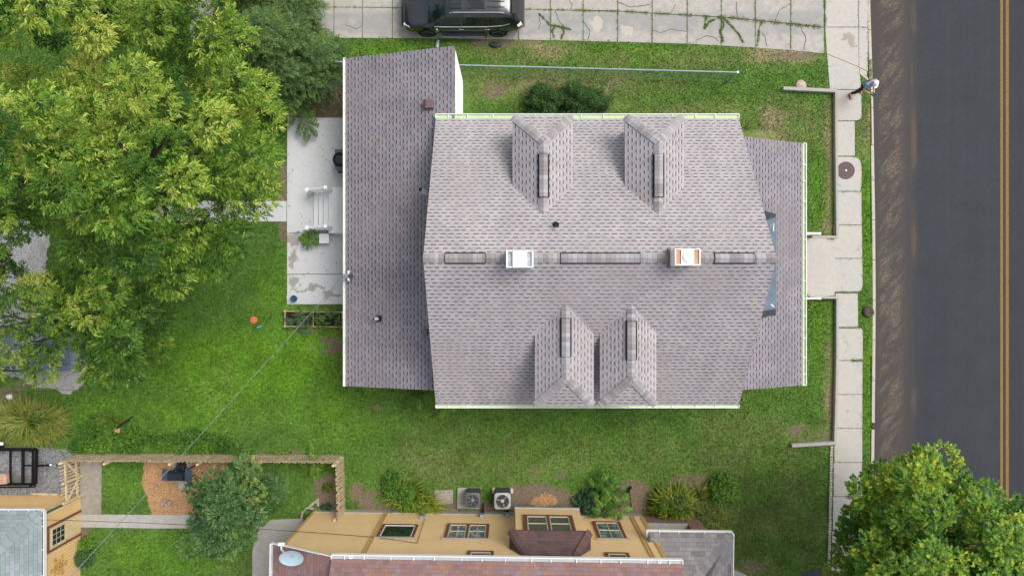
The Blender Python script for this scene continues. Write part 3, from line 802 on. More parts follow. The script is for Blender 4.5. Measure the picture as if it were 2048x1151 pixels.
# --- ridge caps: bent strips with metre UVs
def capstrip(mb, a, b, half, drop, lift=.012, u0=0.0, seg=1):
    """strip of cap shingles from a to b, falling away `drop` to each side over `half`"""
    a = Vector(a); b = Vector(b); d = (b - a); L = d.length; d.normalize()
    sd = d.cross(Vector((0, 0, 1))).normalized()
    up = Vector((0, 0, lift)); dn = Vector((0, 0, -drop))
    l0, l1 = a - sd * half + dn + up, b - sd * half + dn + up
    r0, r1 = a + sd * half + dn + up, b + sd * half + dn + up
    c0, c1 = a + up, b + up
    mb.face([l0, c0, c1, l1], [(u0, 0), (u0, half), (u0 + L, half), (u0 + L, 0)])
    mb.face([c0, r0, r1, c1], [(u0, half), (u0, 0), (u0 + L, 0), (u0 + L, half)])
    t = Vector((0, 0, -.03))
    mb.face([l0, l1, l1 + t, l0 + t]); mb.face([r1, r0, r0 + t, r1 + t]); mb.face([l0, l0 + t, c0 + t, r0 + t, r0, c0]); mb.face([r1, r1 + t, c1 + t, l1 + t, l1, c1])
def ridge_set(parent, a, b, half, slope, vents, u0):
    cb = MB(); capstrip(cb, a, b, half, half * slope, .014, u0); cb.build('ridge_cap', M['cap'], parent)
    a = Vector(a); b = Vector(b)
    for t0, t1 in vents:
        p, q = a.lerp(b, t0), a.lerp(b, t1)
        vb = MB(); capstrip(vb, p, q, half + .035, (half + .035) * slope, .035); ve = vb.build('ridge_vent', M['black'], parent)
        d = (q - p).normalized() * .02
        cb = MB(); capstrip(cb, p + d, q - d, half, half * slope * .9, .062, u0 + (p - a).length); cb.build('vent_cap', M['cap'], ve)
rx = lambda px: (px - 1024) / K * (1 - ZR / H)
L_ = XR - XL
ridge_set(roof, (XL, YR, ZR), (XR, YR, ZR), .14, .69, [((rx(a) - XL) / L_, (rx(b) - XL) / L_) for a, b in ((889, 971), (1121, 1282), (1429, 1511))], 3.3)

# --- gutters
def gutter_x(mb_out, mb_in, mb_st, y, sgn, x0, x1, z, wd, step, gaps=()):
    mb_in.box(x0, x1, min(y, y + sgn * wd), max(y, y + sgn * wd), z - .10, z - .03)
    mb_out.box(x0, x1, min(y + sgn * wd, y + sgn * (wd + .027)), max(y + sgn * wd, y + sgn * (wd + .027)), z - .13, z + .03)
    for x in (x0 - .015, x1 - .01): mb_out.box(x, x + .025, min(y, y + sgn * wd), max(y, y + sgn * wd), z - .13, z + .025)
    n = int((x1 - x0) / step)
    for i in range(1, n + 1):
        x = x0 + (i - .5) * step + .07 * math.sin(i * 2.3)
        mb_st.box(x - .014, x + .014, min(y, y + sgn * wd), max(y, y + sgn * wd), z + .002, z + .022)
def gutter_y(mb_out, mb_in, mb_st, x, sgn, y0, y1, z, wd, step):
    mb_in.box(min(x, x + sgn * wd), max(x, x + sgn * wd), y0, y1, z - .10, z - .03)
    mb_out.box(min(x + sgn * wd, x + sgn * (wd + .027)), max(x + sgn * wd, x + sgn * (wd + .027)), y0, y1, z - .13, z + .03)
    for y in (y0 - .012, y1 - .012): mb_out.box(min(x, x + sgn * wd), max(x, x + sgn * wd), y, y + .025, z - .13, z + .025)
    n = int((y1 - y0) / step)
    for i in range(1, n + 1):
        y = y0 + (i - .5) * step + .07 * math.sin(i * 1.9)
        mb_st.box(min(x, x + sgn * wd), max(x, x + sgn * wd), y - .014, y + .014, z + .002, z + .022)
def gut(fn, inner, parent, *a):
    o_, i_, s_ = MB(), MB(), MB(); fn(o_, i_, s_, *a)
    g0 = o_.build('gutter', M['white'], parent); i_.build('trough', inner, g0); s_.each('strap', M['white'], g0)
gut(gutter_x, M['gutter_green'], roof, YN, 1, XL, XR, ZE, .14, .80)
gut(gutter_x, M['gutter_green'], roof, YS, -1, XL, XR, ZE, .075, .80)
gut(gutter_y, M['gutter_pale'], aroof, AL, -1, AS, AN, zA(AL), .06, .76)
gut(gutter_y, M['gutter_green'], proof, PR_, 1, PS, PN, zP(PR_), .115, .72)

# --- dormers (north pair, south pair)
def dormer(x0, x1, yf, ye, yr, ya, ze, zr, sg, vent, u0):
    """eaves at x0/x1, front edge yf, valley start ye, ridge end yr, hip apex ya"""
    xc = (x0 + x1) / 2
    t = thing_part = MB()
    r = MB()
    r.roof([(x0, yf, ze), (x1, yf, ze), (xc, ya, zr)], (1, 0, 0), .10)
    for x in (x0, x1):
        r.roof([(x, yf, ze), (x, ye, ze), (xc, yr, zr), (xc, ya, zr)], (0, 1, 0), .10)
    w_ = MB(); i = .17
    w_.box(x0 + i, x1 - i, min(yf - sg * .2, yr), max(yf - sg * .2, yr), ZE + .1, ze - .05)
    d = w_.build('dormer', M['siding_white'], house)
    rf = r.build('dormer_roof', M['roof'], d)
    hp = MB()
    capstrip(hp, (x0 + .02, yf - sg * .02, ze), (xc, ya, zr), .13, .035, .014, u0 + 2)
    capstrip(hp, (x1 - .02, yf - sg * .02, ze), (xc, ya, zr), .13, .035, .014, u0 + 5)
    hp.each('hip_cap', M['cap'], d)
    A, B = Vector((xc, ya, zr)), Vector((xc, yr + sg * .06, zr))
    cb = MB(); capstrip(cb, A, B, .135, .09, .02, u0); cb.build('ridge_cap', M['cap'], d)
    p, q = A.lerp(B, vent[0]), A.lerp(B, vent[1])
    vb = MB(); capstrip(vb, p, q, .185, .115, .055); vb.build('ridge_vent', M['black'], d)
    dd = (q - p).normalized() * .015
    cb = MB(); capstrip(cb, p + dd, q - dd, .135, .08, .075, u0 + (p - A).length); cb.build('vent_cap', M['cap'], d)
dormer(.016, 2.0, 5.66, zN and YN - (6.10 - ZE) / sN, YN - (6.80 - ZE) / sN, 4.665, 6.10, 6.80, 1, (.17, .78), .4)
dormer(3.715, 5.66, 5.66, YN - (6.10 - ZE) / sN, YN - (6.80 - ZE) / sN, 4.665, 6.10, 6.80, 1, (.17, .78), 9.1)
dormer(.756, 2.69, -3.87, YS + (6.10 - ZE) / sS, YS + (6.78 - ZE) / sS, -2.90, 6.10, 6.78, -1, (.30, .84), 14.2)
dormer(2.893, 4.75, -3.87, YS + (6.10 - ZE) / sS, YS + (6.78 - ZE) / sS, -2.90, 6.10, 6.78, -1, (.26, .80), 21.7)

# valley shingles: faint woven lines between dormer and roof
# --- dark membrane patch on the porch roof below the gable
mbm = MB(); e = .012
def pp(x, y, dz=e): return (x, y, zP(x) + dz)
yb0, yb1 = P(1553, 630, 3.6).y, P(1553, 428, 3.6).y
mbm.face([pp(8.15, yb0 - .02), pp(9.66, yb0), pp(9.66, yb1), pp(8.15, yb1 + .12)])
mem = mbm.build('roof_membrane', M['membrane'], proof)
tb = MB()
tb.face([pp(8.15, yb1 - .3, .02), pp(9.30, yb1 - .22, .02), pp(9.64, yb1 - .10, .02), pp(9.64, yb1 + .02, .02), pp(9.0, yb1 + .12, .02), pp(8.15, yb1 + .2, .02)])
tb.face([pp(8.15, yb0 + .1, .02), pp(9.1, yb0 + .18, .02), pp(9.64, yb0 + .22, .02), pp(9.64, yb0 + .0, .02), pp(9.35, yb0 - .02, .02), pp(8.9, yb0 - .13, .02), pp(8.15, yb0 - .16, .02)])
tb.each('sealant', M['tar'], mem)
sm = MB()
sm.face([pp(9.52, yb1 - .62, .02), pp(9.55, yb1 - .62, .02), pp(9.57, yb1 - .34, .02), pp(9.54, yb1 - .34, .02)]); sm.face([pp(9.44, yb0 + .42, .022), pp(9.58, yb0 + .31, .022), pp(9.57, yb0 + .28, .022), pp(9.42, yb0 + .38, .022)])
sm.each('smear', M['white'], mem)

# --- chimneys
def s_at(z): return (1 - z / H) / K
z0, zt = 7.4, 8.45
cx, cy = P(1039.5, 517.5, zt).xy; hw, hh = 27.5 * s_at(zt), 17.2 * s_at(zt)
ch = MB().box(cx - hw, cx + hw, cy - hh, cy + hh, z0, zt - .16).build('chimney', M['white'], roof, bevel=.01)
cap = MB(); cap.box(cx - hw * .52, cx + hw * .55, cy - hh, cy + hh, zt - .16, zt + .02)
for sx in (-1, 1):
    x = cx + sx * hw; cap.box(min(x, x - sx * .05), max(x, x - sx * .05), cy - hh, cy + hh, zt - .16, zt - .03)
    for sy in (-1, 1):
        y = cy + sy * hh; xx = cx + sx * hw * .54; cap.box(min(x - sx * .05, xx), max(x - sx * .05, xx), min(y, y - sy * .04), max(y, y - sy * .04), zt - .16, zt - .03)
cap.build('chimney_cap', M['white_clean'], ch, bevel=.008)
fl = MB()
for sx in (-1, 1):
    x = cx + sx * hw * .74; fl.box(x - .06, x + .06, cy - hh + .05, cy + hh - .05, zt - .16, zt - .13)
    for k in range(2):
        y = cy + (k - .5) * hh * .9
        fl.tube([(x + .045 * math.cos(a), y + .06 * math.sin(a), zt - .12) for a in np.linspace(0, 5.2, 12)], .012, 6)
fl.each('flue_grate', M['galv'], ch)
cx, cy = P(1375.5, 513.5, zt).xy; hw, hh = 25.5 * s_at(zt), 16.5 * s_at(zt)
ch = MB().box(cx - hw, cx + hw, cy - hh, cy + hh, z0, zt - .10).build('chimney', M['white_clean'], roof, bevel=.01)
cap = MB(); r_ = .028
for sy in (-1, 1): y = cy + sy * hh; cap.box(cx - hw, cx + hw, min(y, y - sy * r_), max(y, y - sy * r_), zt - .10, zt)
for sx in (-1, 1): x = cx + sx * hw; cap.box(min(x, x - sx * r_), max(x, x - sx * r_), cy - hh + r_, cy + hh - r_, zt - .10, zt)
cap.box(cx - hw * .5, cx + hw * .5, cy - hh + r_, cy + hh - r_, zt - .1, zt - .01)
cap.build('chimney_cap', M['white_clean'], ch)
tc = MB()
for sx in (-1, 1): x = cx + sx * hw * .735; tc.box(x - hw * .22, x + hw * .22, cy - hh + r_, cy + hh - r_, zt - .1, zt - .055)
tc.each('terracotta_slot', M['tan'], ch)
MB().lathe([(0, zt - .01), (.165, zt - .01), (.165, zt + .03), (.15, zt + .045), (0, zt + .05)], (cx + .02, cy, 0), 32).build('flue_lid', M['white_clean'], ch)
fb = MB(); fb.box(cx - hw - .05, cx - hw + .02, cy - hh - .03, cy + hh + .03, 7.4, ZR + .07); fb.build('flashing', M['purple'], ch)

# --- pipes and vents on the roofs
def pipe(name, base, top, r, mat, parent, boot=True):
    b = Vector(base); t = Vector(top); m_ = MB().tube([b, b.lerp(t, .5), t], r, 14, cap=False); pipe_o = m_.build(name, mat, parent, smooth=True)
    d = (t - b).normalized()
    MB().tube([t - d * .04, t - d * .02], r * .93, 14).build('bore', M['dark'], pipe_o)
    MB().tube([t - d * .03, t], [r * 1.0, r * 1.06], 14, cap=False).build('rim', mat, pipe_o)
    return pipe_o
y = P(1110, 452, 6.6).y; x = P(1110, 452, 6.6).x
p_ = pipe('vent_pipe', (x, y, zN(y) - .05), (x, y, zN(y) + .28), .05, M['galv'], roof)
MB().lathe([(.11, 0), (.09, .05), (.055, .16), (.05, .16)], (x, y, zN(y) - .01), 16).build('pipe_boot', M['rubber'], p_, smooth=True)
b = P(853, 386, 4.0); t = P(840.5, 378.5, 4.9)
pipe('vent_pipe', (b.x, b.y, zA(b.x) - .05), t, .075, M['white_clean'], aroof)
b = P(757, 637, 3.5); t = P(746.5, 638, 3.85)
p_ = pipe('vent_pipe', (b.x, b.y, zA(b.x) - .05), t, .055, M['white_clean'], aroof)
q = MB(); z = zA(b.x) + .015
q.face([(b.x - .17, b.y - .17, zA(b.x - .17) + .015), (b.x + .10, b.y - .17, zA(b.x + .1) + .015), (b.x + .10, b.y + .17, zA(b.x + .1) + .015), (b.x - .17, b.y + .17, zA(b.x - .17) + .015)])
q.build('flashing', plain('lead_flashing', (.12, .15, .19), .6), p_)
MB().lathe([(.12, 0), (.095, .06), (.06, .14)], (b.x, b.y, z), 16).build('pipe_boot', M['rubber'], p_, smooth=True)
b = P(857, 208, 4.1); z = zA(b.x)
bv = MB(); bv.obox((b.x, b.y, z + .10), (.36, .30, .17), 0, (0, -.3)); bvo = bv.build('box_vent', M['purple'], aroof, bevel=.012)
MB().obox((b.x - .11, b.y, z + .12), (.14, .302, .12), 0, (0, -.75)).build('louver', plain('vent_louver', (.13, .085, .09), .6), bvo)
b = P(851, 664, 4.0)
MB().obox((b.x, b.y, zA(b.x) + .05), (.16, .24, .1), 0, (0, -.3)).build('kick_out_flashing', M['purple'], aroof)
# service mast at the eave of the addition
b = P(703, 551, 3.2); z = zA(b.x)
mast = MB().tube([(b.x, b.y, z - .3), (b.x, b.y, z + .30)], .045, 12).build('service_mast', M['galv'], house)
MB().lathe([(.05, z + .28), (.085, z + .30), (.085, z + .36), (.05, z + .42), (0, z + .43)], (b.x, b.y, 0), 16).build('weatherhead', M['ac_dark'], mast, smooth=True)
MB().obox((b.x - .10, b.y - .0, z + .2), (.07, .38, .07)).build('bracket', M['white_clean'], mast)
ins = MB()
for k in (-1, 0, 1): ins.tube([(b.x - .1, b.y + k * .06, z + .22), (b.x - .26 - .05 * k, b.y - .03 + .05 * k, z + .2)], .035, 8)
ins.build('insulator', M['galv'], mast)
mast_tip = Vector((b.x - .28, b.y - .03, z + .2))

# --- back stoop, steps and white railings
st = thing('back_steps', 'pale concrete back stoop and steps between two white railings on the patio', 'steps', tuple(P(640, 415, 0)))
sb = MB(); zt = .66
X0 = P(657, 0, zt).x
sb.prism([(X0, P(0, 374, zt).y), (AL + .5, P(0, 374, zt).y), (AL + .5, P(0, 466, zt).y), (X0, P(0, 466, zt).y)], 0, zt)
for i in range(3):
    xa = X0 - .245 * (i + 1); sb.prism([(xa, P(0, 379, .5).y), (xa + .244, P(0, 379, .5).y), (xa + .244, P(0, 459, .5).y), (xa, P(0, 459, .5).y)], 0, zt - .165 * (i + 1))
sb.build('stoop', M['stoop'], st, bevel=.01)
def railing(y):
    r_ = MB()
    xt, xb = X0 + .12, X0 - .80
    r_.box(xt - .05, xt + .05, y - .05, y + .05, zt, zt + .90); r_.box(xb - .05, xb + .05, y - .05, y + .05, 0, .92)
    ro = r_.build('railing', M['white_clean'], st)
    h = MB(); h.beam((xt, y, zt + .84), (xb, y, .86), .075, .05); h.build('handrail', M['white_clean'], ro)
    h = MB(); h.beam((xt, y, zt + .16), (xb, y, .18), .05, .04); h.build('bottom_rail', M['white_clean'], ro)
    pk = MB()
    for k in range(1, 9):
        f = k / 9; x = xt + (xb - xt) * f; za = zt + .16 + (.18 - zt - .16) * f; zb = zt + .84 + (.86 - zt - .84) * f
        pk.box(x - .016, x + .016, y - .016, y + .016, za, zb)
    pk.build('baluster', M['white_clean'], ro)
    ca = MB()
    for x, z in ((xt, zt + .9), (xb, .92)): ca.box(x - .065, x + .065, y - .065, y + .065, z, z + .03)
    ca.each('post_cap', M['white_clean'], ro)
railing(P(0, 381, .6).y); railing(P(0, 456, .6).y)
# front railings beyond the porch eave
for py, lab in ((467, 'white front step railing beside the lawn nearer the driveway'), (596, 'white front step railing beside the lawn nearer the yellow house')):
    c = P(1622, py, .9); t = thing('step_railing', lab, 'railing', (c.x, c.y, .3), 'white railings beside the front steps')
    xa, xb = P(1590, 0, 1.1).x, P(1639, 0, 1.0).x; y = c.y
    h = MB(); h.beam((xa, y, 1.2), (xb, y, 1.0), .075, .05); h.build('handrail', M['white_clean'], t)
    h = MB(); h.beam((xa, y, .55), (xb, y, .35), .05, .04); h.build('bottom_rail', M['white_clean'], t)
    h = MB(); h.box(xb - .05, xb + .05, y - .05, y + .05, 0, 1.04); h.build('post', M['white_clean'], t)
    h = MB()
    for k in range(7): x = xa + (xb - xa) * (k + .5) / 7.5; h.box(x - .015, x + .015, y - .015, y + .015, .4, 1.1)
    h.build('baluster', M['white_clean'], t)

# --- things on the patio
c = P(684, 318, .05)
ac = thing('heat_pump', 'blue grey outdoor unit with a black fan ring on the patio under the eave', 'air conditioner', tuple(c))
cz = .86; k = P(684, 318, cz)
MB().box(k.x - .30, k.x + .36, k.y - .40, k.y + .40, .1, cz).build('casing', M['ac_blue'], ac, bevel=.03)
MB().box(k.x - .34, k.x + .40, k.y - .43, k.y + .43, .05, .12).build('base', M['ac_dark'], ac)
fc = P(680, 319, cz); fx, fy = fc.x, fc.y
MB().lathe([(.20, cz), (.275, cz), (.285, cz + .05), (.25, cz + .06), (.205, cz + .045), (.195, cz)], (fx, fy, 0), 36).build('fan_ring', M['black'], ac, smooth=True)
MB().lathe([(0, cz + .004), (.2, cz + .004), (.2, cz + .012), (0, cz + .012)], (fx, fy, 0), 32).build('fan_well', M['ac_dark'], ac)
gr = MB()
for a in range(8): gr.beam((fx, fy, cz + .03), (fx + .21 * math.cos(a * .785), fy + .21 * math.sin(a * .785), cz + .03), .010, .008)
for r_ in (.07, .13, .18): gr.tube([(fx + r_ * math.cos(t), fy + r_ * math.sin(t), cz + .03) for t in np.linspace(0, 6.283, 25)], .004, 4, False)
gr.build('fan_grille', plain('fan_grille', (.10, .11, .12), .5, .3), ac)

c = P(648, 476.5, .45); tb_ = thing('patio_table', 'small square white side table by the back steps', 'table', (c.x, c.y, .05))
MB().box(c.x - .20, c.x + .20, c.y - .20, c.y + .20, .42, .45).build('table_top', M['white_clean'], tb_, bevel=.012)
for sx in (-1, 1):
    for sy in (-1, 1): MB().box(c.x + sx * .16 - .02, c.x + sx * .16 + .02, c.y + sy * .16 - .02, c.y + sy * .16 + .02, .05, .42).build('leg', M['white_clean'], tb_)
c = P(588.5, 597, .2); pt_ = thing('flower_pot', 'empty round blue plant pot at the corner of the patio', 'pot', (c.x, c.y, .06))
MB().lathe([(.10, .06), (.135, .27), (.145, .275), (.145, .29), (.118, .29), (.11, .20), (0, .20)], (c.x, c.y, 0), 28).build('pot', plain('blue_glaze', (.045, .12, .24), .3, var=.15), pt_, smooth=True)
MB().lathe([(0, .20), (.112, .205), (0, .21)], (c.x, c.y, 0), 16).build('soil', plain('blue_dark', (.03, .07, .13), .8), pt_)
pv = MB(); pv.prism(PX([(573.5, 592), (583, 595), (591, 602), (586, 610), (580, 606), (575, 599)]), .051, .075)
tag(pv.build('paving_tile', M['patio'], bevel=.006), 'loose broken pale slab under the blue pot', 'slab')
# raised bed
rb = thing('raised_bed', 'low raised garden bed of thin pinkish boards filled with dark soil', 'garden bed', tuple(P(630, 637)))
fr = MB(); Q = [(573.5, 621.5), (687, 624), (687, 652.5), (573.5, 651.5)]
for i in range(4): strip(fr, [Q[i], Q[(i + 1) % 4]], 1.5, 0, .24)
strip(fr, [(629, 622.5), (629.5, 652)], 1.1, 0, .22)
fr.build('frame', M['pink_wood'], rb)
ps = MB()
for a, b in Q: k = P(a, b); ps.box(k.x - .04, k.x + .04, k.y - .04, k.y + .04, 0, .27)
ps.each('corner_post', M['pink_wood'], rb)
MB().prism(PX([(574.5, 622.5), (686, 625), (686, 651.5), (574.5, 650.5)]), 0, .17).build('soil', M['soil'], rb); hard(Q)
c = P(508, 639.5); oo = MB().lathe([(0, .0), (.145, 0), (.16, .03), (.155, .07), (.12, .085), (.07, .075), (.045, .095), (0, .10)], (c.x, c.y, 0), 28).build('orange_disc', plain('orange_plastic', (.62, .17, .06), .5, var=.12), smooth=True)
tag(oo, 'round orange plastic lid lying on the back lawn', 'lid')
a, b = P(514, 655, .05), P(524, 651, .05)
tag(MB().tube([a, b], [.03, .045], 10).build('toy_tube', plain('toy_blue', (.16, .38, .46), .4)), 'small pale blue tube lying on the lawn near the orange lid', 'toy')
# ================================================================ the yellow house (own frame: u along its wall, w out of it)
O2 = P(630, 1019); ANG = rad(-.85)
U2 = Vector((math.cos(ANG), math.sin(ANG), 0)); W2 = Vector((-math.sin(ANG), math.cos(ANG), 0))
def wp(px, py, w0=0.0):
    d = Vector(((px - 1024) / K, (575.5 - py) / K, 0)); s = (W2.dot(O2) + w0) / W2.dot(d)
    return U2.dot(d * s - O2), H * (1 - s)
def lp(px, py, z):
    d = P(px, py, z) - O2; return U2.dot(d), W2.dot(d)
yh = thing('yellow_house', 'yellow clapboard house with red-brown window trim under a reddish brown shingle roof', 'house', (O2.x, O2.y, 0), rot=ANG)
hard([(632, 1022), (1285, 1032), (1285, 1300), (632, 1300)])
UR = lp(1283, 1031, 0)[0]; UT = lp(663, 1112, 6.0)[0]; UE = lp(1365, 1121, 6.0)[0]
def clap(mb, u0, u1, z0, z1, w0, e=.115):
    n = max(1, int(round((z1 - z0) / e))); e = (z1 - z0) / n
    for i in range(n):
        a, b = z0 + i * e, z0 + (i + 1) * e
        mb.face([(u1, w0 + .016, a), (u0, w0 + .016, a), (u0, w0 + .001, b), (u1, w0 + .001, b)])
        mb.face([(u0, w0 + .016, a), (u1, w0 + .016, a), (u1, w0, a), (u0, w0, a)])
cw = MB(); clap(cw, UT, UR, .35, 6.05, 0); cw.box(UT + .1, UR, -7, -.002, .35, 6.0); clap(cw, 0, UT, .35, 4.8, 0); cw.box(0, UT + .1, -7, -.002, .35, 4.78)
cw.face([(0.05, .004, 4.8), (UT, .004, 4.8), (UT, .004, 5.86)])
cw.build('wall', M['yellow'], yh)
MB().box(.02, UR - .02, -7, .05, 0, .35).build('foundation', M['conc_old'], yh)
# corner boards and downspouts
tb = MB()
for px, w_ in ((773, .10), (1263, .09)):
    u = lp(px, 1019 if px < 1000 else 1028, .3)[0]
    tb.box(u - w_ / 2, u + w_ / 2, .002, .035, .3, 6.0)
    tb.box(u - w_ / 2 - .035, u - w_ / 2, .002, .05, .3, 6.0); tb.box(u + w_ / 2, u + w_ / 2 + .035, .002, .05, .3, 6.0)
tb.box(UR - .12, UR + .02, .002, .04, .3, 6.0); tb.box(-.02, .09, .002, .03, .3, 4.75)
tb.each('corner_board', M['yellow_trim'], yh)
# windows
def window(u0, u1, z0, z1, w0, frame, lites, name='window', sill=True, glass='glass', white=False, muntin=False, fw=.11):
    f = MB(); d = .045
    f.box(u0, u1, w0, w0 + d, z0, z0 + fw); f.box(u0, u1, w0, w0 + d, z1 - fw, z1)
    f.box(u0, u0 + fw, w0, w0 + d, z0 + fw, z1 - fw); f.box(u1 - fw, u1, w0, w0 + d, z0 + fw, z1 - fw)
    n = len(lites)
    inner0, inner1 = u0 + fw, u1 - fw; g_ = .10; wd = (inner1 - inner0 - g_ * (n - 1)) / n
    for i in range(1, n):
        x = inner0 + wd * i + g_ * (i - 1); f.box(x, x + g_, w0, w0 + d, z0 + fw, z1 - fw)
    wo = f.build(name, frame, yh)
    if sill: MB().box(u0 - .08, u1 + .08, w0, w0 + .07, z1 + .003, z1 + .06).build('head_moulding', M['sill'], wo)
    for i, (cols, rows) in enumerate(lites):
        x0 = inner0 + i * (wd + g_); x1 = x0 + wd; s = MB(); t = .04; dd = .034
        za, zb = z0 + fw, z1 - fw
        s.box(x0, x1, w0, w0 + dd, za, za + t); s.box(x0, x1, w0, w0 + dd, zb - t, zb); s.box(x0, x0 + t, w0, w0 + dd, za + t, zb - t); s.box(x1 - t, x1, w0, w0 + dd, za + t, zb - t)
        for r_ in range(1, rows): z = za + (zb - za) * r_ / rows; s.box(x0 + t, x1 - t, w0, w0 + dd - .002, z - .018, z + .018)
        for c_ in range(1, cols): x = x0 + (x1 - x0) * c_ / cols; s.box(x - .014, x + .014, w0, w0 + dd - .004, za + t, zb - t)
        so = s.build('sash', M['white'] if white else M['sash'], wo)
        MB().box(x0 + t, x1 - t, w0 + .004, w0 + .014, za + t, zb - t).build('pane', M[glass[i] if isinstance(glass, tuple) else glass], so)
def wrect(quad, w0):
    q = [wp(a, b, w0) for a, b in quad]
    return (q[0][0] + q[2][0]) / 2, (q[1][0] + q[3][0]) / 2, (q[0][1] + q[1][1]) / 2, (q[2][1] + q[3][1]) / 2
r = wrect([(766, 1047.5), (836, 1048.5), (752, 1074.5), (828, 1075)], .04); window(*r, .02, M['red_trim'], [(1, 1)], white=True, fw=.10)
r = wrect([(895, 1046.5), (979, 1047.5), (888, 1076), (976, 1077)], .04); window(*r, .02, M['red_trim'], [(2, 2), (2, 2)], glass='glass_teal')
r = wrect([(1186, 1042.5), (1240, 1042.5), (1195, 1077), (1254, 1077)], .04); window(*r, .02, M['red_trim'], [(2, 2)], glass='glass_teal')
for quad, gl in (([(935, 1100.5), (987.5, 1101.5), (933, 1118), (987, 1118)], 'glass_teal'), ([(1209, 1104), (1256, 1105), (1214, 1122), (1265, 1122)], 'glass_blind')):
    u0, u1, z0, z1 = wrect(quad, .04); window(u0, u1, z0, z0 + 1.15, .02, M['red_trim'], [(1, 2)], sill=False, glass=gl)
# bay
WB = .52; b0 = wp(1030.5, 1017, WB); b1 = wp(1157.5, 1017.5, WB); zb = (b0[1] + b1[1]) / 2; BU0, BU1 = b0[0], b1[0]
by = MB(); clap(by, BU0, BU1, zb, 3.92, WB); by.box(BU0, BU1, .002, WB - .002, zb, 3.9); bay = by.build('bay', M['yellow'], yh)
MB().box(BU0 - .03, BU1 + .03, .03, WB + .05, zb - .12, zb - .003).build('bay_base', M['grey_box'], bay)
hw_ = lambda px, py: wp(px, py, WB + .04)
q0, q1 = hw_(1046, 1029.5), hw_(1144, 1029.5); zt_ = hw_(1050, 1066)[1]
_yh = yh
u0, u1 = q0[0], q1[0]
window(u0, u1, q0[1] - .03, 3.85, WB + .02, M['red_trim'], [(1, 2), (1, 2)], sill=False, glass='glass_blind', fw=.15)
# bay roof
ze_ = 4.0; wE = .74; e0, e1 = lp(1019, 1060, ze_)[0], lp(1182, 1061.5, ze_)[0]
wE = (lp(1019, 1060, ze_)[1] + lp(1182, 1061.5, ze_)[1]) / 2; rise = .95
br = MB()
br.roof([(e0, wE, ze_), (e1, wE, ze_), (e1 - wE, 0, ze_ + rise), (e0 + wE, 0, ze_ + rise)], (1, 0, 0), .08)
br.roof([(e0, wE, ze_), (e0 + wE, 0, ze_ + rise), (e0, 0, ze_)], (0, 1, 0), .08)
br.roof([(e1, wE, ze_), (e1 - wE, 0, ze_ + rise), (e1, 0, ze_)], (0, 1, 0), .08)
bro = br.build('bay_roof', M['bay_shingle'], bay)
hc = MB()
capstrip(hc, (e0 + .02, wE - .02, ze_), (e0 + wE, 0, ze_ + rise), .14, .05, .02); capstrip(hc, (e1 - .02, wE - .02, ze_), (e1 - wE, 0, ze_ + rise), .14, .05, .02, 3)
hc.each('hip_cap', M['bay_cap'], bro)
# main roof: eave toward the white house, rising away; lean-to on the garden end
ZG = 6.0; wG = (lp(663, 1117, ZG)[1] + lp(1365, 1126, ZG)[1]) / 2
yr_ = MB(); yr_.roof([(UT, wG, ZG), (UE, wG, ZG), (UE, wG - 5, ZG + 2.9), (UT, wG - 5, ZG + 2.9)], (1, 0, 0), .1); yr_.roof([(UE, wG - 10, ZG), (UT, wG - 10, ZG), (UT, wG - 5, ZG + 2.9), (UE, wG - 5, ZG + 2.9)], (1, 0, 0), .1)
yro = yr_.build('main_roof', M['brown_roof'], yh)
gut(gutter_x, M['gutter_grey'], yro, wG, 1, UT, UE, ZG + .02, .125, .77)
oc = MB()
for px in (702, 1319):
    u = lp(px, 1116, ZG)[0]; oc.lathe([(.035, ZG - .06), (.035, ZG + .03), (.06, ZG + .03), (.06, ZG - .06)], (u, wG + .07, 0), 12)
oc.each('outlet', M['white_clean'], yro)
zl = 4.88; uL, wL = lp(546, 1086, zl)
lt = MB(); zt2 = ZG - .05
lt.roof([(uL, wL, zl), (UT + .05, wL, zt2), (UT + .05, wL - 7, zt2), (uL, wL - 7, zl)], (0, 1, 0), .1)
lto = lt.build('lean_to_roof', M['brown_roof'], yh)
gut(gutter_y, M['gutter_grey'], lto, uL, -1, wL - 7, wL, zl + .02, .07, .8)
MB().beam((uL, wL + .012, zl + .0), (UT, wL + .012, zt2 + .0), .02, .1).build('rake_board', M['white'], lto)
lw_ = MB(); lw_.box(-8.4 + 8.4, .001, 0, .001, 0, .001)
# satellite dish on the lean-to
dz = zl + .75; du, dw = lp(582, 1116, dz)
dish = thing('satellite_dish', 'pale blue-grey oval satellite dish on a white mast at the corner of the brown roof', 'satellite dish', tuple(P(582, 1116, zl)))
mtx = Vector((.08, -.50, .86)).to_track_quat('Z', 'Y').to_matrix(); dc = P(582.5, 1116, dz)
prof = [(0, -.085)] + [(r_, -.085 + .085 * (r_ / .40) ** 2) for r_ in (.1, .2, .3, .36, .40)] + [(.408, .004), (.40, -.012), (.3, -.05), (.1, -.1), (0, -.105)]
MB().lathe(prof, dc, 40, mtx @ Matrix.Diagonal((1.0, .92, 1))).build('reflector', plain('dish_paint', (.40, .52, .58), .4, var=.05), dish, smooth=True)
a = P(563, 1087, zl + .12)
ar_ = MB(); ar_.tube([a, P(562.5, 1098, zl + .3), dc + mtx @ Vector((-.15, .1, -.10))], .032, 10); ar_.obox(a, (.22, .10, .10)); ar_.build('mast', M['white_clean'], dish)
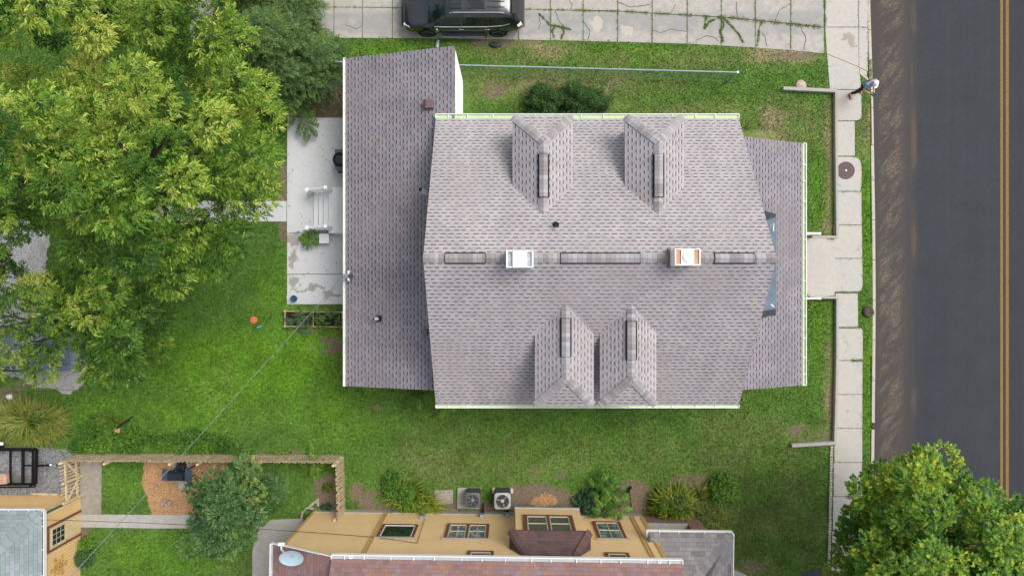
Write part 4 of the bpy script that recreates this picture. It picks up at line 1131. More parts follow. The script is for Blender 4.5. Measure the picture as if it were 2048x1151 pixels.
# vents and meters on the wall
u, z = wp(867, 1112, .05); MB().box(u - .13, u + .13, .02, .12, z - .06, z + .08).build('dryer_vent', M['white_clean'], yh, bevel=.01)
u, z = wp(845, 1033, .06); MB().box(u - .12, u + .12, .02, .12, z - .08, z + .10).build('utility_box', M['galv'], yh, bevel=.01)
for px, py in ((964, 1030), (1015, 1028)):
    u, z = wp(px, py, .06); bo = MB().box(u - .08, u + .08, .02, .13, z - .09, z + .15).build('disconnect_box', M['grey_box'], yh, bevel=.01)
    MB().tube([(u + .02, .08, z - .05), (u + .03, .12, z - .4), (u + .04, .25, .30), (u + .02, .48, .26)], .045, 8).build('conduit', M['rubber'], bo)
# porch at the street end: grey hip roof, brick knee wall and pier
pz = 3.0; g0u, g0w = lp(1293, 1064, pz); g1u, g1w = lp(1464, 1066, pz)
gp = MB(); D = 4.5; sl = .48
gp.roof([(g0u + .12, g1w, pz), (g1u, g1w, pz), (g1u - D, g1w - D, pz + D * sl), (g0u + .12, g1w - D, pz + D * sl)], (1, 0, 0), .1)
gp.roof([(g1u, g1w, pz), (g1u, g1w - 9, pz), (g1u - D, g1w - D, pz + D * sl)], (0, 1, 0), .1)
gpo = gp.build('porch_roof', M['grey_roof'], yh)
hc = MB(); capstrip(hc, (g1u - .05, g1w - .05, pz + .01), (g1u - D, g1w - D, pz + D * sl), .19, .068, .015); hc.build('hip_cap', M['grey_cap'], gpo)
gut(gutter_x, M['gutter_grey'], gpo, g1w, 1, g0u, g1u, pz + .01, .06, .85)
gut(gutter_y, M['gutter_grey'], gpo, g1u, 1, g1w - 9, g1w, pz + .01, .05, 1.2)
MB().box(g0u, g0u + .13, g1w - .38, g1w, pz - .09, pz - .04).build('trough_end', M['gutter_grey'], gpo)
MB().box(g0u + .2, g0u + .42, g1w - .55, g1w - .42, pz + .14, pz + .3).build('downspout_elbow', M['white_clean'], gpo)
def brickmat():
    g = G('porch_brick', .9, 0, .2); o = g.obj()
    sp = g.add('ShaderNodeSeparateXYZ', Vector=o); v = g.add('ShaderNodeCombineXYZ', X=g.math('ADD', sp.outputs[0], sp.outputs[1]), Y=sp.outputs[2]).outputs[0]
    b = g.add('ShaderNodeTexBrick', Vector=v, Color1=(.17, .052, .036, 1), Color2=(.22, .075, .05, 1), Mortar=(.52, .46, .40, 1), Scale=1.0)
    b.inputs['Brick Width'].default_value = .20; b.inputs['Row Height'].default_value = .085; b.inputs['Mortar Size'].default_value = .009
    return g.color(g.mix(1.0, b.outputs[0], g.ramp(g.noise(o, 6, 5, .65), [(.3, .75), (.7, 1.15)]), 'MULTIPLY'))
M['brick'] = brickmat()
k0, k1 = lp(1279, 1029, 0)[0], lp(1391, 1029, 0)[0]; kw = lp(1330, 1028.5, 0)[1]
kn = MB(); kn.box(k0, k1 - .62, kw - .2, kw, 0, 1.10); kno = kn.build('knee_wall', M['brick'], yh)
MB().box(k0, k1 - .62, kw - .72, kw + .03, 1.103, 1.17).build('coping', M['conc_old'], kno)
MB().box(k1 - .60, k1, kw - .60, kw, 0, 2.86).build('brick_pier', M['brick'], yh)
MB().box(k0, k1 - .05, kw - 5, kw - .73, 0, .62).build('porch_floor', M['conc_old'], yh)
sheet('side_walk', [(1458, 1135), (1475, 1140), (1500, 1152), (1540, 1165), (1540, 1300), (1458, 1300)], -.05, .02, M['walk']); hard([(1458, 1135), (1475, 1140), (1500, 1152), (1540, 1165), (1540, 1300), (1458, 1300)])

# ---- air conditioners beside it
pad = MB().prism(PX([(915.5, 973.5), (962.5, 973.5), (961.5, 1015.5), (914.5, 1014.5)]), 0, .09).build('equipment_pad', M['conc_old'], bevel=.008); hard([(915, 973), (963, 973), (962, 1016), (914, 1016)])
tag(pad, 'clean square pale concrete pad under the darker air conditioner', 'pad')
pad = MB().prism(PX(wander([(868, 979), (906, 978), (906, 1006), (872, 1007)], .6, 6, 2)), 0, .05).build('equipment_pad', concrete('old_pad', (.36, .34, .29), mottling=.35, warm=(.24, .18, .12), scale=2)); hard([(868, 979), (906, 978), (906, 1006), (872, 1007)])
tag(pad, 'weathered bare concrete pad between the yellow-green plants and the air conditioners', 'pad')
def condenser(cx, cy, w, d, h, z0, body, top, label, blades, bladem, r):
    t = thing('air_conditioner', label, 'air conditioner', (cx, cy, 0), 'air conditioners behind the yellow house')
    pts = []
    for sx, sy, a0 in ((1, 1, 0), (-1, 1, 90), (-1, -1, 180), (1, -1, 270)):
        for a in (0, 30, 60, 90):
            q = rad(a0 + a); pts.append((cx + sx * (w / 2 - .07) + .07 * math.cos(q), cy + sy * (d / 2 - .07) + .07 * math.sin(q)))
    MB().prism(pts, z0, h - .05).build('casing', body, t)
    fins = MB()
    for k in range(12): y = z0 + .05 + k * (h - z0 - .16) / 12; fins.prism([(cx + (a - cx) * 1.012, cy + (b - cy) * 1.012) for a, b in pts], y, y + .012)
    fins.build('louvers', body, t)
    tp = MB(); n = len(pts); ring = 32
    # top plate with a round opening
    for i in range(ring):
        def edge(a):
            dx, dy = math.cos(a), math.sin(a); k = min((w / 2) / max(abs(dx), 1e-6), (d / 2) / max(abs(dy), 1e-6)); L = min(k, math.hypot(w / 2, d / 2) * .90)
            return (cx + dx * L, cy + dy * L)
        a, b = 2 * math.pi * i / ring, 2 * math.pi * (i + 1) / ring
        p0, p1 = edge(a), edge(b); i0 = (cx + r * math.cos(a), cy + r * math.sin(a)); i1 = (cx + r * math.cos(b), cy + r * math.sin(b))
        tp.face([(*i0, h), (*p0, h - .02), (*p1, h - .02), (*i1, h)]); tp.face([(*p0, h - .02), (*p0, h - .06), (*p1, h - .06), (*p1, h - .02)]); tp.face([(*i1, h), (*i1, h - .1), (*i0, h - .1), (*i0, h)])
    tp.build('top_panel', top, t)
    MB().lathe([(0, h - .10), (r, h - .10), (r, h - .094), (0, h - .094)], (cx, cy, 0), 28).build('fan_well', M['dark'], t)
    fb = MB()
    for k in range(blades):
        a = 2 * math.pi * k / blades + .5
        ps_ = [(.25, -.25), (.92, -.42), (.95, .0), (.88, .42), (.28, .3)]
        fb.face([(cx + r * q * math.cos(a + b), cy + r * q * math.sin(a + b), h - .055 + .02 * b) for q, b in ps_])
    fb.lathe([(0, h - .05), (r * .27, h - .05), (r * .24, h - .035), (0, h - .03)], (cx, cy, 0), 16)
    fb.build('fan', bladem, t)
    gl = MB()
    for q in (.35, .55, .75, .95): gl.tube([(cx + r * q * math.cos(a), cy + r * q * math.sin(a), h + .006) for a in np.linspace(0, 6.2832, 29)], .0035, 4, False)
    for k in range(8): a = k * .785; gl.beam((cx + .1 * math.cos(a), cy + .1 * math.sin(a), h + .006), (cx + r * math.cos(a), cy + r * math.sin(a), h + .006), .006, .005)
    gl.build('grille', M['ac_dark'], t)
    return t
k = P(945.5, 1000, .78); condenser(k.x, k.y, .62, .62, .78, .09, M['ac_dark'], plain('ac_top', (.13, .13, .145), .4, .3), 'dark grey air conditioner with a silver fan on a pale concrete pad', 7, plain('fan_silver', (.42, .46, .48), .35, .6), .235)
k = P(1005, 1001.5, .82); t = condenser(k.x, k.y, .66, .66, .82, .06, M['ac_dark'], M['ac_light'], 'air conditioner with a light grey top and three pale fan blades on beige feet', 3, plain('fan_beige', (.50, .45, .40), .6), .265)
ft = MB()
for sx in (-1, 1): ft.obox((k.x + sx * .36, k.y + .22, .07), (.14, .20, .13), .1 * sx)
ft.each('foot', plain('beige_foot', (.60, .52, .38), .8), t)
MB().box(k.x - .05, k.x + .05, k.y + .335, k.y + .345, .62, .68).build('badge', plain('red_badge', (.35, .05, .04), .5), t)

# ================================================================ garage
GX, GY = P(161, 989).x, P(161, 989).y; GZ = 2.36
ga = thing('garage', 'small yellow garage with a pale green shingle hip roof and scroll ornament on its wall', 'garage', (GX - 2, GY - 3, 0))
hard([(-400, 990), (162, 990), (162, 1400), (-400, 1400)])
gb = MB(); gb.box(GX - 8, GX, GY - 8, GY, 0, GZ)
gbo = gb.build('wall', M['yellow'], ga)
bt = MB()                      # board siding: vertical battens on the door side, laps on the other
for i in range(42):
    y = GY - .10 - i * .135; bt.box(GX, GX + .012, y - .011, y + .011, 0, GZ - .02)
for i in range(15): z = .15 + i * .145; bt.box(GX - 8, GX - .06, GY, GY + .010, z, z + .02)
bt.build('batten', plain('garage_batten', (.70, .46, .20), .75, var=.1), gbo)
cb = MB(); cb.box(GX - .10, GX + .022, GY + .001, GY + .03, 0, GZ); cb.build('corner_board', M['cream'], ga)
cb = MB(); cb.box(GX + .001, GX + .03, GY - .085, GY + .0, 0, GZ); cb.box(GX + .001, GX + .05, GY - 1.2, GY - .1, GZ - .08, GZ - .01); cb.box(GX + .001, GX + .05, GY - 6, GY - 1.2, GZ - .08, GZ - .01); cb.each('corner_trim', M['teal'], ga)
rf = MB(); e = .02; D = 4.0; s_ = .55; rx0, ry0 = P(85, 1021, GZ).x, P(85, 1021, GZ).y
rf.roof([(rx0, ry0, GZ), (rx0 - 9, ry0, GZ), (rx0 - 9, ry0 - D, GZ + D * s_), (rx0 - D, ry0 - D, GZ + D * s_)], (1, 0, 0), .08)
rf.roof([(rx0, ry0, GZ), (rx0, ry0 - 9, GZ), (rx0 - D, ry0 - 9, GZ + D * s_), (rx0 - D, ry0 - D, GZ + D * s_)], (0, 1, 0), .08)
rfo = rf.build('roof', M['green_roof'], ga)
hc = MB(); capstrip(hc, (rx0 - .1, ry0 - .1, GZ + .02), (rx0 - D, ry0 - D, GZ + D * s_), .22, .05, .03); hc.build('hip_cap', M['green_cap'], rfo)
gut(gutter_x, M['gutter_grey'], rfo, ry0, 1, rx0 - 9, rx0, GZ + .02, .06, .9); gut(gutter_y, M['gutter_grey'], rfo, rx0, 1, ry0 - 9, ry0, GZ + .02, .06, 1.0)
# door
y0, y1 = GY - 1.56, GY - .70
dr = MB().box(GX, GX + .03, y0, y1, .02, 2.02).build('door', M['cream'], ga)
fr = MB()
for y in (y0 - .09, y1): fr.box(GX, GX + .05, y, y + .09, 0, 2.12)
fr.box(GX, GX + .05, y0, y1, 2.02, 2.12); fr.build('door_frame', M['red_trim'], dr)
pn = MB()
for k in range(3): ya = y0 + .09 + k * .24; pn.box(GX + .03, GX + .036, ya, ya + .20, .12, .98)
pn.each('door_panel', plain('cream_panel', (.66, .54, .31), .6), dr)
wn_ = MB().box(GX + .03, GX + .042, y0 + .10, y1 - .10, 1.08, 1.86).build('door_light', M['sash'], dr)
gl = MB()
for i in range(3):
    for j in range(3):
        ya = y0 + .125 + j * .21; za = 1.11 + i * .25; gl.box(GX + .042, GX + .046, ya, ya + .185, za, za + .215)
gl.build('pane', M['glass'], wn_)
MB().lathe([(0, 0), (.03, 0), (.035, .04), (0, .06)], (GX + .03, y0 + .06, 1.0), 12, Matrix.Rotation(rad(90), 3, 'Y')).build('door_knob', M['steel'], dr)
# scroll ornament on the wall
sc = MB()
def curl(cy, cz, r0, turns, ph, sg=1):
    pts = []
    for k in range(22):
        t = k / 21; a = ph + sg * t * turns * 6.283; r_ = r0 * (1 - .8 * t); pts.append((GX + .025, cy + r_ * math.cos(a), cz + r_ * math.sin(a)))
    sc.tube(pts, .013, 5)
oy, oz = GY - 2.42, 1.42
for i in range(6):
    a = i * math.pi / 3; cy_, cz_ = oy + .20 * math.cos(a), oz + .24 * math.sin(a)
    curl(cy_, cz_, .12, 1.3, a + 3.1, 1); curl(oy + .36 * math.cos(a + .5), oz + .42 * math.sin(a + .5), .10, 1.2, a + 2, -1)
    sc.tube([(GX + .025, oy, oz), (GX + .025, cy_ * .5 + oy * .5, cz_ * .5 + oz * .5 + .03), (GX + .025, cy_, cz_)], .012, 5)
sc.lathe([(0, 0), (.055, 0), (.05, .03), (0, .045)], (GX + .012, oy, oz), 14, Matrix.Rotation(rad(90), 3, 'Y'))
sc.build('scroll_ornament', M['gold'], ga)
a, b = P(66, 986), P(118, 987)
tag(MB().beam((a.x, a.y, .05), (b.x, b.y, .05), .09, .1).build('timber', M['wood'], bevel=.008), 'weathered grey timber lying along the garage wall', 'timber')

# ================================================================ picket fences
def picket(mb, x, y, ux, uy, wd, h, th, lean=0.0):
    nx, ny = -uy, ux; b = len(mb.v)
    a = [(-wd / 2, 0), (wd / 2, 0), (wd / 2, h - .05), (wd * .25, h), (-wd * .25, h), (-wd / 2, h - .05)]
    for s_ in (-th / 2, th / 2):
        for t, z in a: mb.v.append((x + ux * (t + lean * z) + nx * s_, y + uy * (t + lean * z) + ny * s_, z + .03))
    n = len(a); mb.idx([b + n - 1 - i for i in range(n)]); mb.idx([b + n + i for i in range(n)])
    for i in range(n): mb.idx([b + i, b + (i + 1) % n, b + n + (i + 1) % n, b + n + i])
def fence(label, A, B, pitch, wd, h, side, posts, seed, gap=None, rails=(.25, .95)):
    rr = random.Random(seed); A = Vector(A); B = Vector(B); L = (B - A).length; d = (B - A) / L; n_ = Vector((-d.y, d.x, 0)) * side
    t = thing('picket_fence', label, 'fence', tuple(A), 'weathered wooden picket fences')
    pk = MB(); k = int(L / pitch)
    for i in range(k):
        q = A + d * (i + .5) * pitch
        picket(pk, q.x, q.y, d.x, d.y, wd, h * rr.uniform(.97, 1.02), .02, rr.uniform(-.03, .03))
    pk.build('picket', M['wood'], t)
    rl = MB()
    for z in rails: rl.beam(A + n_ * .035 + Vector((0, 0, z)), B + n_ * .035 + Vector((0, 0, z)), .035, .09)
    rl.build('rail', M['wood_pale'], t)
    for s_ in posts:
        q = A + d * L * s_ + n_ * .10; MB().box(q.x - .045, q.x + .045, q.y - .045, q.y + .045, 0, h + .06).build('post', M['wood_pale'], t, bevel=.01)
    return t
fA, fB = P(158, 905.5), P(689, 909)
fence('long picket fence between the back lawn and the fire pit garden', fA, fB, .125, .088, 1.30, -1, (.005, .165, .40, .50, .715, .995), 3)
fence('short picket fence running from the long fence to the yellow house wall', P(688, 911), P(691, 1021), .125, .088, 1.38, -1, (.02, .96), 5)
g1 = fence('open slatted picket gate of widely spaced boards beside the gravel strip, nearer the lawn', P(158, 910), P(159, 949), .135, .075, 1.25, 1, (.0,), 7)
b0_, b1_ = P(159, 912), P(160, 947)
MB().beam(b0_ + Vector((.06, 0, .95)), b1_ + Vector((.06, 0, .2)), .03, .085).build('brace', M['wood_pale'], g1)
g1 = fence('open slatted picket gate of widely spaced boards next to the garage corner', P(160, 950), P(161, 988), .135, .075, 1.22, 1, (.0, 1.0), 9)
b0_, b1_ = P(161, 952), P(162, 986)
MB().beam(b0_ + Vector((.06, 0, .2)), b1_ + Vector((.06, 0, .95)), .03, .085).build('brace', M['wood_pale'], g1)

# ================================================================ chain link fence
cf = thing('chain_link_fence', 'galvanised chain link fence with a pale top rail beside the driveway lawn', 'fence', tuple(P(1040, 150)))
cA, cB = P(560, 140.5), P(1455, 164); CH = 1.30
d = (cB - cA); L = d.length; d.normalize()
MB().tube([cA + Vector((0, 0, CH)), cB + Vector((0, 0, CH))], .026, 8).build('top_rail', M['rail'], cf)
for s_ in (.08, .3, .535, .70, .85): q = cA + d * L * s_; MB().tube([q, q + Vector((0, 0, CH))], .024, 8).build('line_post', M['galv'], cf)
q = cB; MB().tube([q, q + Vector((0, 0, CH + .04))], .042, 10).build('end_post', M['galv'], cf)
ms = MB(); step = .11; n = int(L / step)
for i in range(-15, n):
    for sg in (1, -1):
        s0 = i * step; s1 = s0 + CH
        if sg > 0: a, b, z0, z1 = s0, s1, 0.02, CH
        else: a, b, z0, z1 = s0, s1, CH, 0.02
        if a < 0: z0 = z0 + (z1 - z0) * (-a / CH); a = 0
        if b > L: z1 = z0 + (z1 - z0) * (L - a) / (b - a); b = L
        p0 = cA + d * a + Vector((0, 0, z0)); p1 = cA + d * b + Vector((0, 0, z1))
        ms.tube([p0, p1], .0022, 3, False)
ms.build('mesh', plain('fence_wire', (.16, .18, .17), .5, .6), cf)

# ================================================================ garden pieces
# smoker grill
sg = thing('smoker_grill', 'black barrel smoker grill with two side shelves on the wood chips', 'grill', tuple(P(352, 955)))
z = 1.0; c = P(352, 951.5, z); bx, by_ = c.x, c.y
ba = MB(); prof_ = []
for i in range(13):
    a = math.pi * i / 12; prof_.append((math.cos(a) * .20, math.sin(a) * .20))
for s_, x in ((0, bx - .30), (1, bx + .30)): pass
seg = [(by_ + p_[0], z - .08 + p_[1]) for p_ in prof_] + [(by_ - .2, z - .20), (by_ - .12, z - .30), (by_ + .12, z - .30), (by_ + .2, z - .20)]
bi = len(ba.v); n = len(seg)
for x in (bx - .30, bx + .30):
    for y, zz in seg: ba.v.append((x, y, zz))
ba.idx([bi + n - 1 - i for i in range(n)]); ba.idx([bi + n + i for i in range(n)])
for i in range(n): ba.idx([bi + i, bi + (i + 1) % n, bi + n + (i + 1) % n, bi + n + i])
M['grill'] = plain('grill_enamel', (.022, .03, .042), .32, .3, var=.2)
ba.build('barrel', M['grill'], sg, sharp=30, smooth=True)
sh = MB()
for sx, oy_ in ((-1, .04), (1, .02)): sh.obox((bx + sx * .46, by_ + oy_, z - .08), (.27, .46, .03))
sh.each('side_shelf', plain('grill_shelf', (.05, .07, .10), .5, .2), sg)
lg = MB()
for sx in (-1, 1):
    for sy in (-1, 1): lg.beam((bx + sx * .26, by_ + sy * .14, z - .25), (bx + sx * .34, by_ + sy * .2, 0), .035, .035)
lg.each('leg', M['black'], sg)
MB().tube([(bx - .25, by_ - .22, z - .02), (bx + .25, by_ - .22, z - .02)], .014, 8).build('handle', M['steel'], sg)
fb_ = MB(); fb_.obox((bx + .08, by_ + .30, z - .25), (.34, .22, .26)); fb_.tube([(bx + .12, by_ + .27, z - .15), (bx + .12, by_ + .29, z + .32)], .05, 10); fb_.build('firebox', M['grill'], sg, bevel=.02)
# paver, fire pit stones, hearth brick
o = MB(); q = wander([(357, 960), (382, 961), (382, 975), (371, 978), (358, 975)], .5, 4, 4); o.prism(PX(q), .0, .07)
tag(o.build('flagstone', plain('speckled_stone', (.36, .34, .32), .9, var=.35, scale=30), bevel=.01), 'flat speckled grey flagstone at the foot of the smoker grill', 'stone')
fp = thing('fire_pit', 'ring of curved grey-brown edging stones against the fence behind the smoker', 'fire pit', tuple(P(365, 921)))
for i in range(9):
    a = math.pi * (1.0 + i / 8); c = P(365, 916); x, y = c.x + .46 * math.cos(a), c.y + .26 * math.sin(a)
    MB().obox((x, y, .11), (.26, .15, .2), a + math.pi / 2).build('stone', M['stone'], fp, bevel=.03)
MB().prism([(P(365, 916).x + .42 * math.cos(a), P(365, 916).y + .22 * math.sin(a)) for a in np.linspace(0, 6.1, 14)], 0, .06).build('ash', M['soil'], fp)
bk = MB(); c = P(333, 1006)
for k, (dx, dy, rz) in enumerate(((-.12, .02, .15), (.04, -.02, .05), (.17, .03, -.1), (-.02, .10, .1))): bk.obox((c.x + dx, c.y + dy, .06 + .01 * k), (.13, .22, .1), rz)
tag(bk.build('brick_stack', plain('sooty_brick', (.30, .22, .18), .9, var=.45, scale=10), bevel=.01), 'little stack of sooty bricks on the wood chips near the path', 'bricks')
# curved edging of flat stones by the house corner
se = MB()
for px, py, rz in ((634, 1000, .9), (627, 1005, .75), (620, 1011, .8), (612, 1018, 1.0), (606, 1026, 1.3), (604, 1036, 1.55), (606, 1046, 1.5), (637, 1004, 1.5), (624, 1015, -.6)):
    c = P(px, py); se.obox((c.x, c.y, .05), (.24, .09, .1), rz + rs.uniform(-.1, .1))
tag(se.build('stone_edging', M['stone'], bevel=.012), 'curved line of small flat stones edging the bed at the yellow house corner', 'edging')
c = P(1601, 171); tag(MB().blob((c.x, c.y, .03), (.24, .23, .11), 3, .2).build('field_stone', plain('pinkish_stone', (.46, .36, .29), .9, var=.15, scale=8), smooth=True), 'round flat pinkish stone on the grass above the edging wall', 'stone')
c = P(990, 91); tag(MB().blob((c.x, c.y, .06), (.24, .12, .1), 8, .5).build('dark_rag', plain('dark_cloth', (.05, .055, .07), .9, var=.3), smooth=True), 'crumpled dark rag on the pebbly grass edge below the black car', 'rag')
a, b = P(876, 81, .04), P(874, 96, .04); tag(MB().tube([a, b], [.07, .085], 10).build('drain_pipe', M['galv']), 'short pale grey drain pipe lying in the grass beside the driveway', 'pipe')
c = P(1735, 623); sm_ = MB().lathe([(.24, 0), (.23, .10), (.19, .15), (.10, .165), (0, .155)], (c.x, c.y, 0), 14)
for i, v in enumerate(sm_.v): q = 1 + .16 * mnoise.noise(Vector((v[0] * 9, v[1] * 9, v[2] * 9))); sm_.v[i] = (c.x + (v[0] - c.x) * q, c.y + (v[1] - c.y) * q, v[2] * q)
g = G('stump_wood', .95, 0, .1); p_ = g.obj(); M['stump'] = g.color(g.ramp(g.noise(p_, 14, 6, .75), [(.3, (.035, .028, .024)), (.55, (.10, .08, .065)), (.75, (.20, .16, .12))]))
tag(sm_.build('tree_stump', M['stump']), 'dark weathered tree stump in the grass strip beside the kerb', 'stump')
c = P(235, 860, .35); tag(MB().obox((c.x, c.y, .35), (.19, .18, .05), .05).build('clay_tile', plain('terracotta', (.62, .32, .20), .8, var=.08)), 'small square terracotta tile in the weeds by the long fence', 'tile')
c = P(19, 793, .05); tag(MB().blob((c.x, c.y, .06), (.15, .10, .06), 4, .5).build('crumpled_paper', M['white_clean']), 'crumpled white litter in the grass beside the yellow ornamental grass', 'litter')
a, b = P(226, 862, .3), P(264, 834, .5); tag(MB().tube([a, (a + b) / 2 + Vector((0, 0, .04)), b], .035, 8).build('black_hose', M['rubber']), 'black corrugated hose lying across the weeds near the terracotta tile', 'hose')
a, b = P(1258, 978, .9), P(1263, 1012, .0)
gl_ = thing('garden_light', 'small black garden spotlight on a stake in the flower bed', 'garden light', tuple(b))
MB().tube([b, a], .018, 6).build('stake', M['black'], gl_); MB().obox(a, (.11, .30, .09), -.5, (.2, 0)).build('lamp_head', M['black'], gl_, bevel=.02)

# ================================================================ trailer
tl = thing('utility_trailer', 'black steel open frame utility trailer parked on the gravel strip', 'trailer', tuple(P(10, 932)))
zt = .52; tm = MB()
def tp_(px, py, z=zt): return P(px, py, z)
for a, b, wd in (((-180, 898), (74, 899), .09), ((-180, 969), (69, 967), .09), ((73, 898), (71, 967), .10), ((66, 899), (65, 967), .05), ((46, 899), (46, 967), .09), ((21, 899), (21, 967), .05), ((-30, 899), (-30, 968), .05), ((-90, 899), (-90, 968), .05)):
    tm.beam(tp_(*a), tp_(*b), wd, .08)
tm.beam(tp_(46, 930), tp_(74, 930), .06, .06)
tm.build('frame', M['black'], tl)
rl = MB()
for a, b in (((-180, 895), (73, 896)), ((-180, 975), (68, 973)), ((72, 896), (70, 973))): rl.beam(tp_(*a, .86), tp_(*b, .86), .05, .05)
for px in (-170, -90, -10, 70):
    for py in (898, 967): q = tp_(px, py); rl.beam(q, q + Vector((0, 0, .34)), .045, .045)
rl.build('rail', M['black'], tl)
MB().beam(tp_(73, 930, .45), tp_(114, 929.5, .42), .07, .07).build('tongue', M['black'], tl)
cp = MB(); cp.obox(tp_(108, 929.5, .46), (.22, .11, .10)); cp.tube([tp_(101, 929, .5), tp_(101, 929, .72)], .025, 8); cp.build('coupler', M['steel'], tl)
for py in (891, 976):
    c = P(-40, py, .32); MB().lathe([(0, -.09), (.2, -.1), (.31, -.09), (.32, 0), (.31, .09), (.2, .1), (0, .09)], c, 24, Matrix.Rotation(rad(90), 3, 'X')).build('wheel', M['rubber'], tl)
fd = MB(); fd.obox(P(-2, 889, .72), (.40, .24, .03)); fd.build('fender', M['black'], tl)
MB().obox(P(1, 886.5, .76), (.22, .12, .02)).build('plate', M['white_clean'], tl)
c = P(2, 956, .62); pk_ = MB().obox((c.x, c.y, .68), (.66, .44, .24), .08)
po = pk_.build('wrapped_bundle', plain('pink_wrap', (.46, .30, .22), .6, var=.3, scale=7, dirt=(.55, .45, .38)), bevel=.05)
tag(po, 'pinkish wrapped bundle lying on the bed of the black trailer', 'bundle')

# ================================================================ overhead wires
def wire(name, label, pts, r, sag, mat, n=24):
    pts = [Vector(p) for p in pts]; out = []
    for a, b in zip(pts, pts[1:]):
        for i in range(n): t = i / n; out.append(a.lerp(b, t) - Vector((0, 0, sag * 4 * t * (1 - t))))
    out.append(pts[-1]); tag(MB().tube(out, r, 6).build(name, mat), label, 'wire')
e_ = P(40, 1262, 7.2)
wire('service_cable', 'thick twisted grey power cable crossing the back lawn from the house mast', [mast_tip, e_], .0105, .12, M['cable'])
lp_ = MB()
for k in (-1, 1):
    b_ = mast_tip.lerp(e_, .055); m_ = (mast_tip + b_) / 2 + Vector((-.05 * k, .07 * k, -.12)); lp_.tube([mast_tip + Vector((.1, .04 * k, 0)), m_, b_], .014, 6)
tag(lp_.build('drip_loop', plain('black_lead', (.16, .17, .18), .6)), 'looped grey leads joining the power cable to the house mast', 'wire')
q = wp(757, 1074.5, .05); wv = O2 + U2 * q[0] + W2 * .06; w3 = Vector((wv.x, wv.y, q[1]))
wire('telephone_wire', 'thin dark wire from the garage over the garden to the yellow house window', [(GX + .02, GY - .3, 2.2), w3], .009, .25, M['rubber'])
q2 = wp(834, 1085, .05); q3 = wp(850, 1036, .05)
def w3d(q): v = O2 + U2 * q[0] + W2 * .05; return Vector((v.x, v.y, q[1]))
wire('wall_cable', 'thin brown cable running under the window and down the yellow wall to a box', [w3, w3d(q2), w3d(q3)], .010, 0, plain('brown_lead', (.16, .10, .06), .6), 4)
wire('thin_wire', 'thin dark wire crossing the gravel below the blue parked car', [P(-60, 786, 3.5), P(420, 772, 4.2)], .006, .1, M['rubber'])
# ================================================================ foliage
GREEN = dict(
 ash=leafmat('ash_leaf', [(0, (.022, .065, .006)), (.35, (.068, .165, .010)), (.6, (.155, .275, .020)), (.82, (.29, .40, .045)), (1, (.46, .50, .09))]),
 maple=leafmat('street_tree_leaf', [(0, (.022, .085, .012)), (.35, (.060, .165, .016)), (.65, (.125, .26, .024)), (.88, (.28, .38, .03)), (1, (.50, .50, .03))]),
 spruce=leafmat('spruce_needle', [(0, (.018, .055, .012)), (.5, (.062, .135, .026)), (1, (.16, .25, .065))], .15),
 garden=leafmat('garden_tree_leaf', [(0, (.022, .072, .020)), (.4, (.068, .160, .040)), (.7, (.145, .25, .075)), (1, (.32, .36, .055))]),
 yew=leafmat('yew_needle', [(0, (.014, .045, .009)), (.5, (.040, .105, .018)), (1, (.09, .18, .035))], .15),
 fresh=leafmat('fresh_leaf', [(0, (.03, .10, .012)), (.5, (.085, .22, .022)), (1, (.22, .36, .04))]),
 blue=leafmat('blue_green_leaf', [(0, (.02, .06, .03)), (.5, (.055, .135, .06)), (1, (.14, .23, .11))]),
 gold=leafmat('golden_leaf', [(0, (.035, .09, .008)), (.4, (.12, .20, .014)), (.75, (.34, .38, .03)), (1, (.52, .46, .07))]),
 straw=leafmat('straw_blade', [(0, (.050, .11, .012)), (.4, (.16, .22, .02)), (.75, (.34, .34, .06)), (1, (.45, .38, .16))]))
BARK = plain('bark', (.10, .08, .06), .95, var=.4, scale=9)

def rdir(n, up=.0):
    v = RNG.normal(size=(n, 3)); v = unit(v); v[:, 2] = np.abs(v[:, 2]) * (1 - up) + v[:, 2] * up
    return unit(v)

def canopy_points(poly, spacing, n, inset):
    if inset is None: inset = spacing
    poly = np.array(poly, float); lo, hi = poly.min(0), poly.max(0); pts = []
    cand = RNG.random((n, 2)) * (hi - lo) + lo
    ok = in_poly(cand[:, 0], cand[:, 1], poly); cand = cand[ok]
    dd = poly_dist(cand[:, 0], cand[:, 1], poly); k = dd > inset; cand, dd = cand[k], dd[k]
    keep = []
    for i, c in enumerate(cand):
        if all((c[0] - cand[j][0]) ** 2 + (c[1] - cand[j][1]) ** 2 > spacing ** 2 for j in keep): keep.append(i)
    return cand[keep], dd[keep]

